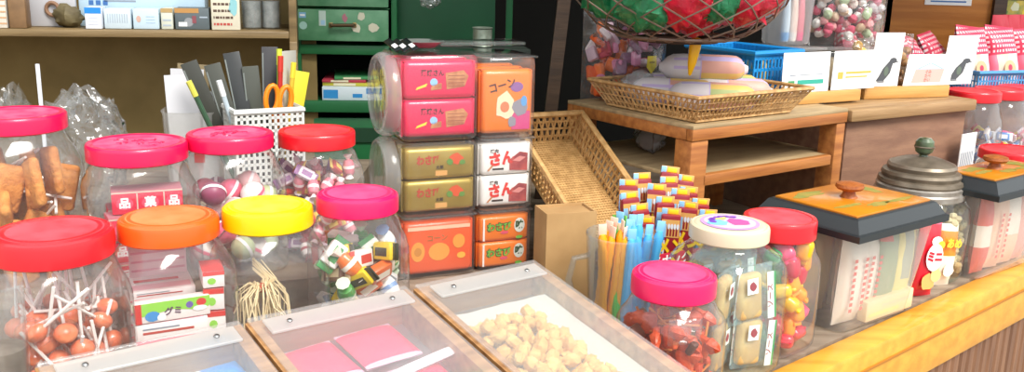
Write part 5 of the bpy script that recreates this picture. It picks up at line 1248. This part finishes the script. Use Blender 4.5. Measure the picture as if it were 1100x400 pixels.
# ================================================================== LIDDED BOXES, JAR AND BAGS ALONG THE RAIL
LBK = mat('lacquer_black', '#24292b', .38, coat=.1); LOR = mat('lid_amber_board', '#cf8420', .3, col2='#c07418', scale=14, coat=.3); KNB = wood('knob_wood', '#a85f28', '#8a4818', 30); PAT = mat('patina', '#7c8038', .5, col2='#a08a3a', scale=90)
BINC = clear('frosted_box', '#fbfaf6', .24, 1.0, .14)
def lidded(label, corner, a, w=.213, d=.165, h=.132, lw=.010, tint=None):
    rz = RZ(a); o = T('lidded_box', label, 'box', corner, rz)
    f = MB(); tp = .016
    def ringpts(ins, z, rr=.014):
        x0, x1, y0, y1 = ins, w - ins, ins, d - ins; pts = []
        for cx, cy, a0 in ((x1-rr, y0+rr, -PI/2), (x1-rr, y1-rr, 0), (x0+rr, y1-rr, PI/2), (x0+rr, y0+rr, PI)):
            for i in range(6): an = a0 + PI/2*i/5; pts.append((cx + rr*math.cos(an), cy + rr*math.sin(an), z))
        return pts
    rs = [ringpts(tp + .004, .0), ringpts(tp, .004), ringpts(tp*.5, h*.5), ringpts(0, h)]
    n = len(rs[0]); vs = sum(rs, []); fs = [tuple(range(n))[::-1]]
    for kk in range(len(rs)-1):
        for i in range(n): fs.append((kk*n+i, kk*n+(i+1) % n, (kk+1)*n+(i+1) % n, (kk+1)*n+i))
    f.add(vs, fs, BINC); f.build('clear_body', o)
    f = MB()
    L = [(-lw, -lw, w+lw, d+lw, h + .000), (-lw, -lw, w+lw, d+lw, h + .008), (-lw+.004, -lw+.004, w+lw-.004, d+lw-.004, h + .0095), (.003, .003, w-.003, d-.003, h + .024), (.006, .006, w-.006, d-.006, h + .0255)]
    vs = []
    for x0, y0, x1, y1, z in L: vs += [(x0, y0, z), (x1, y0, z), (x1, y1, z), (x0, y1, z)]
    fs = [(3, 2, 1, 0)]
    for kk in range(len(L)-1):
        for i in range(4): fs.append((kk*4+i, kk*4+(i+1) % 4, (kk+1)*4+(i+1) % 4, (kk+1)*4+i))
    fs.append((16, 17, 18, 19)); f.add(vs, fs, LBK); lid = f.build('lid', o, 20)
    f = MB(); f.box((w/2, d/2, h + .0265), (w - .018, d - .018, .003), LOR, .0006)
    r = random.Random(int(corner.x*100))
    for (px, py, rx, ry) in ((.05, d-.03, .03, .010), (w-.035, d-.04, .012, .03), (.045, .045, .026, .006), (.09, .03, .02, .008), (w-.05, .03, .03, .006)):
        m = 18; ang = r.uniform(-.3, .3)
        f.add([(px + rx*math.cos(2*PI*i/m)*(1+.35*r.uniform(-1, 1)), py + ry*math.sin(2*PI*i/m)*(1+.35*r.uniform(-1, 1)), h + .0282) for i in range(m)], [tuple(range(m))], PAT)
    f.build('amber_panel', lid)
    f = MB(); f.M = Matrix.Translation((w/2 - .004, d/2 + .004, h + .0279)); f.lathe([(.012, 0), (.009, .003), (.0075, .008), (.016, .011), (.0185, .014), (.0175, .018), (.008, .0205), (.0005, .021)], KNB, 28); f.build('knob', lid)
    return o, rz
k1 = G(923, 263, .132); k2 = G(1073, 218, .132)
A_ = 53; off = Vector((math.sin(math.radians(A_)), math.cos(math.radians(A_)), 0)); offb = Vector((-off.y, off.x, 0))
c1_ = Vector((k1.x, k1.y, 0)) + off*.010 + offb*.010; c2_ = Vector((k2.x, k2.y, 0)) + off*.010 + offb*.010
x1, z1 = lidded('frosted clear box with black lid and amber panel, nearest the gummy jar', c1_, A_, .184, .140)
x2, z2 = lidded('frosted clear box with black lid and amber panel, at the right edge', c2_, A_, .192, .095)
def up(label, base, rz, x, y, w, h, d, m, fn, grp, tilt=0, seed=0, ld=0, extra=None):
    f = MB(); f.pillow(w, h, d, m, fn, 12, 14, .15, seed)
    if extra: extra(f, w, h, d)
    tag(f.build('snack_packet'), label, 'packet', grp, W(base, rz, (x, y, .005)), rot=(ld, tilt, rz))
PW = mat('pk_white2', '#e6ddd2', .4); PR = mat('pk_red2', '#d0584a', .4); PGn = mat('pk_sage', '#8f9a78', .4); PYl = mat('pk_straw', '#e0d08a', .4); PGy = mat('pk_grey2', '#a8a898', .4); PPe = mat('pk_peach', '#e8c0a4', .4); PBe = mat('pk_beige', '#d9c8a0', .4)
def lines(f, w, h, d):
    for q in (-.22, .18):
        for kk in range(9): f.rect(w*q - .004, w*q + .003, h*(.16 + .07*kk), h*(.20 + .07*kk), -d/2 - .0035, PR)
g1 = 'packets in the box nearest the gummy jar'
up('white packet with red writing at the left front of the black lidded box', c1_, z1, .050, .036, .060, .118, .022, PW, None, g1, .05, 1, 0, lines)
up('white packet with red writing beside the first in the black lidded box', c1_, z1, .088, .040, .045, .112, .02, PW, None, g1, .12, 2, 0, lines)
up('sage green packet at the middle front of the black lidded box', c1_, z1, .120, .034, .045, .116, .020, PGn, lambda u, t, s: PR if t > .7 and u < 0 else PGn, g1, .10, 3)
up('straw yellow packet at the right front of the black lidded box', c1_, z1, .158, .034, .046, .118, .020, PGy, lambda u, t, s: PYl if abs(u) > .5 or t < -.3 else PGy, g1, .10, 4)
for i in range(5): up(['beige', 'white', 'grey', 'peach', 'straw'][i] + ' packet in the back row of the black lidded box', c1_, z1, .045 + .030*i, .085 + .012*(i % 2), .05, .115, .024, [PBe, PW, PGy, PPe, PYl][i], None, g1, .05, i)
f = MB(); f.box((0, 0, .014), (.11, .014, .028), PBe, .002); f.rect(-.05, .02, .006, .011, -.0074, PYl); f.rect(-.02, .045, .015, .02, -.0074, PPe); tag(f.build('flat_carton'), 'beige flat carton lying low at the front of the black lidded box', 'carton', g1, W(c1_, z1, (.125, .0245, .0045)), z1)
g2 = 'packets in the box at the right edge'
up('coral packet at the left front of the right edge box', c2_, z2, .042, .034, .04, .118, .020, PR, lambda u, t, s: PW if abs(t) < .3 else PR, g2, .05, 1)
up('peach packet at the middle front of the right edge box', c2_, z2, .085, .036, .05, .118, .022, PPe, None, g2, .1, 2, 0, lines)
up('white packet right of the peach one in the right edge box', c2_, z2, .130, .036, .05, .114, .02, PW, lambda u, t, s: PPe if t < -.2 else PW, g2, .06, 3)
up('rosy packet at the right end of the right edge box', c2_, z2, .172, .036, .04, .116, .02, mat('pk_rose', '#e0a49a', .4), None, g2, .05, 4)
for i in range(5): up(['rosy', 'white', 'peach', 'beige', 'pale'][i] + ' packet in the back row of the right edge box', c2_, z2, .045 + .030*i, .085 + .012*(i % 2), .05, .115, .024, [mat('pk_rose', '#e0a49a', .4), PW, PPe, PBe, PW][i], None, g2, .05, i)
# glass jar with a turned metal lid
mj = P(981, 250, 1.385); mj.z = 0
mo = T('metal_lidded_jar', 'round glass jar with a stepped bronze lid and green knob', 'jar', mj)
JS = Matrix.Diagonal((.98, .98, 1.22, 1)); f = MB(); f.M = Matrix.Diagonal((1.12, 1.12, 1.22, 1)); f.lathe([(.0005, .003), (.058, .002), (.064, .001), (.068, .008), (.069, .075), (.066, .090), (.056, .101)], GLASS, 48, cap=False); f.build('body', mo)
BRZ = mat('bronze', '#8a7d6c', .42, .55, col2='#6d6253', scale=40); PEW = mat('pewter2', '#b4aea4', .35, .6, col2='#9a8f84', scale=60)
f = MB(); f.M = JS; f.lathe([(.064, .098), (.0665, .100), (.0665, .106), (.064, .108), (.0645, .113), (.061, .115)], PEW, 48, cap=False); col_ = f.build('collar', mo)
f = MB(); f.M = JS; f.lathe([(.0615, .1145), (.063, .117), (.0615, .121), (.057, .1225), (.0585, .127), (.0565, .1305), (.050, .132), (.051, .1365), (.048, .140), (.040, .1425), (.028, .146), (.014, .148), (.0005, .1485)], BRZ, 48, cap=False); ml = f.build('lid', mo, 25)
f = MB(); f.M = JS; f.lathe([(.007, .147), (.006, .150), (.0125, .154), (.0145, .160), (.0135, .167), (.009, .171), (.0005, .172)], mat('jade', '#5a6a4c', .3, col2='#39452f', scale=60, coat=.4), 24); f.lathe([(.0148, .1595), (.0152, .1605), (.0148, .1615)], BRZ, 24, cap=False); f.build('knob', ml)
PUF = mat('puffed', '#dcc9a2', .7, col2='#b99a6c', scale=60)
f = MB(); f.M = Matrix.Diagonal((1.12, 1.12, 1.22, 1)); r = random.Random(12)
for i in range(700):
    a = r.uniform(0, 2*PI); q = .061 * math.sqrt(r.uniform(.2, 1)); f.ball((q*math.cos(a), q*math.sin(a), r.uniform(.008, .086)), (.006, .0045, .0045), PUF, 6)
tag(f.build('puffed_snack'), 'beige puffed snack filling the bronze lidded jar', 'snack', None, mj, kind='stuff')
# red bag and orange bag in front of it
BRD = mat('bag_red', '#d8182c', .3, coat=.3); BYE = mat('bag_yellow', '#f2c63a', .35)
def fr(u, t, s): return BRD
q1 = G(997, 321, 0); q1 = q1 + offb*.014
f = MB(); f.pillow(.040, .112, .022, BRD, lambda u, t, s: mat('bag_pale_edge', '#e8607a', .35) if t > .88 else BRD, 14, 18, .12, 3)
yb = -.0165
f.oval(.002, .060, .0155, .020, yb+.0022, WHITE, 18); f.text('ミニ', .016, (.002, .060), BRD, yb+.0016, .06, .9); f.oval(.004, .083, .010, .007, yb+.004, WHITE, 12); f.oval(.012, .078, .007, .006, yb+.003, BYE, 10); f.oval(-.002, .024, .013, .012, yb+.0035, mat('bag_biscuit', '#e8a860', .45), 12, .15, 4); f.oval(.010, .034, .010, .010, yb+.003, mat('bag_biscuit2', '#f0c080', .45), 10, .15, 6)
tag(f.build('snack_bag'), 'red snack bag with white badge and biscuit picture between the black lidded boxes', 'snack bag', None, q1, rot=(-.05, .10, RZ(68)))
q2 = G(1019, 310, 0) + offb*.016
f = MB(); BOR = mat('bag_amber', '#e8851c', .3, coat=.3); BPL = mat('bag_pale', '#efe2cc', .4)
f.pillow(.036, .094, .020, BOR, lambda u, t, s: BOR if -.05 < t < .75 else BPL, 14, 18, .12, 6); f.text('あめ', .015, (0, .066), BYE, -.0150, .05); f.oval(0, .026, .010, .010, -.0128, mat('bag_cream', '#f4ead8', .45), 12, .1, 2)
tag(f.build('snack_bag'), 'orange and cream snack bag right of the red one', 'snack bag', None, q2, rot=(-.05, .12, RZ(68)))
# red lidded jars farther along the counter
for i, (u, v, y) in enumerate(((1046, 97, 1.86), (1075, 95, 1.98), (1099, 93, 2.10))):
    q = P(u, v, y); H = q.z; q.z = 0
    nm = ['nearest', 'middle', 'farthest'][i]
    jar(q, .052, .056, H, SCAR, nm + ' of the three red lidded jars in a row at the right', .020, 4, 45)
    palr = [('square', '#4f86c8', '#e8ecf2', 'blue'), ('square', '#e8d24a', '#c83a3a', 'yellow'), ('square', '#e67aa0', '#f4e4ea', 'pink'), ('square', '#efece8', '#8aa0c4', 'white')]
    JX['far%d' % i] = q
    fillc('far%d' % i, [26, 34, 24][i], .040, .012, [.055, .12, .10][i], .022, 50 + i, palr, 'in the %s far red lidded jar' % nm, 'candies in the %s far red lidded jar' % nm, 1.2)
q = P(1042, 150, 1.765); f = MB(); f.box((0, 0, .080), (.055, .002, .160), WHITE)
for kk in range(8): f.rect(-.024 + .006*kk, -.021 + .006*kk, .02, .125, -.0014, INKG)
tag(f.build('barcode_label'), 'white card with upright grey lines in front of the nearest far jar', 'card', None, (q.x - .02, q.y - .035, 0), RZ(52))
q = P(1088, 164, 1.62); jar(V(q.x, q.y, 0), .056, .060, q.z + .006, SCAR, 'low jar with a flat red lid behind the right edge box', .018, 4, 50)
JX['low'] = V(q.x, q.y, 0); fillc('low', 20, .045, .012, .06, .024, 60, PAL3, 'in the low red lidded jar at the right', 'candies in the low red lidded jar', 1.1)

# ================================================================== LIGHT AND CAMERA
w = bpy.data.worlds.new('daylight'); SC.world = w; w.use_nodes = True
nt = w.node_tree; nt.nodes.clear(); bgn = nt.nodes.new('ShaderNodeBackground'); out = nt.nodes.new('ShaderNodeOutputWorld')
tc = nt.nodes.new('ShaderNodeTexCoord'); sep = nt.nodes.new('ShaderNodeSeparateXYZ'); nt.links.new(tc.outputs['Generated'], sep.inputs[0])
rp = nt.nodes.new('ShaderNodeValToRGB'); rp.color_ramp.elements[0].position = .40; rp.color_ramp.elements[0].color = (.36, .35, .33, 1); rp.color_ramp.elements[1].position = .62; rp.color_ramp.elements[1].color = (.93, .97, 1, 1)
mp = nt.nodes.new('ShaderNodeMapRange'); mp.inputs['From Min'].default_value = -1; mp.inputs['From Max'].default_value = 1
nt.links.new(sep.outputs['Z'], mp.inputs['Value']); nt.links.new(mp.outputs[0], rp.inputs[0]); nt.links.new(rp.outputs[0], bgn.inputs['Color'])
bgn.inputs['Strength'].default_value = 1.35; nt.links.new(bgn.outputs[0], out.inputs[0])
sl = bpy.data.lights.new('sun', 'SUN'); sl.energy = 3.5; sl.angle = math.radians(25); sl.color = (1, .96, .9)
so = bpy.data.objects.new('sun', sl); COL.objects.link(so); so.rotation_euler = Vector((-.46, .55, -.90)).to_track_quat('-Z', 'Y').to_euler()
cam = bpy.data.cameras.new('camera'); co = bpy.data.objects.new('camera', cam); COL.objects.link(co); SC.camera = co
cam.sensor_fit = 'HORIZONTAL'; cam.sensor_width = 36; cam.lens = 36 * FOC / 1100; cam.clip_start = .02
fw = Vector((0, math.cos(PITCH), -math.sin(PITCH)))
rt = Vector((1, 0, 0)); upv = rt.cross(fw)
c_, s_ = math.cos(ROLL), math.sin(ROLL)
# image x and y axes in the shop, rolled like ray()
ix = rt * c_ + upv * s_; iy = upv * c_ - rt * s_
co.matrix_world = Matrix.Translation((0, 0, CAMZ)) @ Matrix((ix, iy, -fw)).transposed().to_4x4()
SC.view_settings.view_transform = 'Standard'; SC.view_settings.look = 'None'; SC.view_settings.gamma = 1; SC.view_settings.exposure = 0.35; SC.view_settings.use_curve_mapping = False
SC.cycles.transparent_max_bounces = 40; SC.cycles.max_bounces = 10; SC.cycles.caustics_reflective = False; SC.cycles.caustics_refractive = False
SC.cycles.use_denoising = True
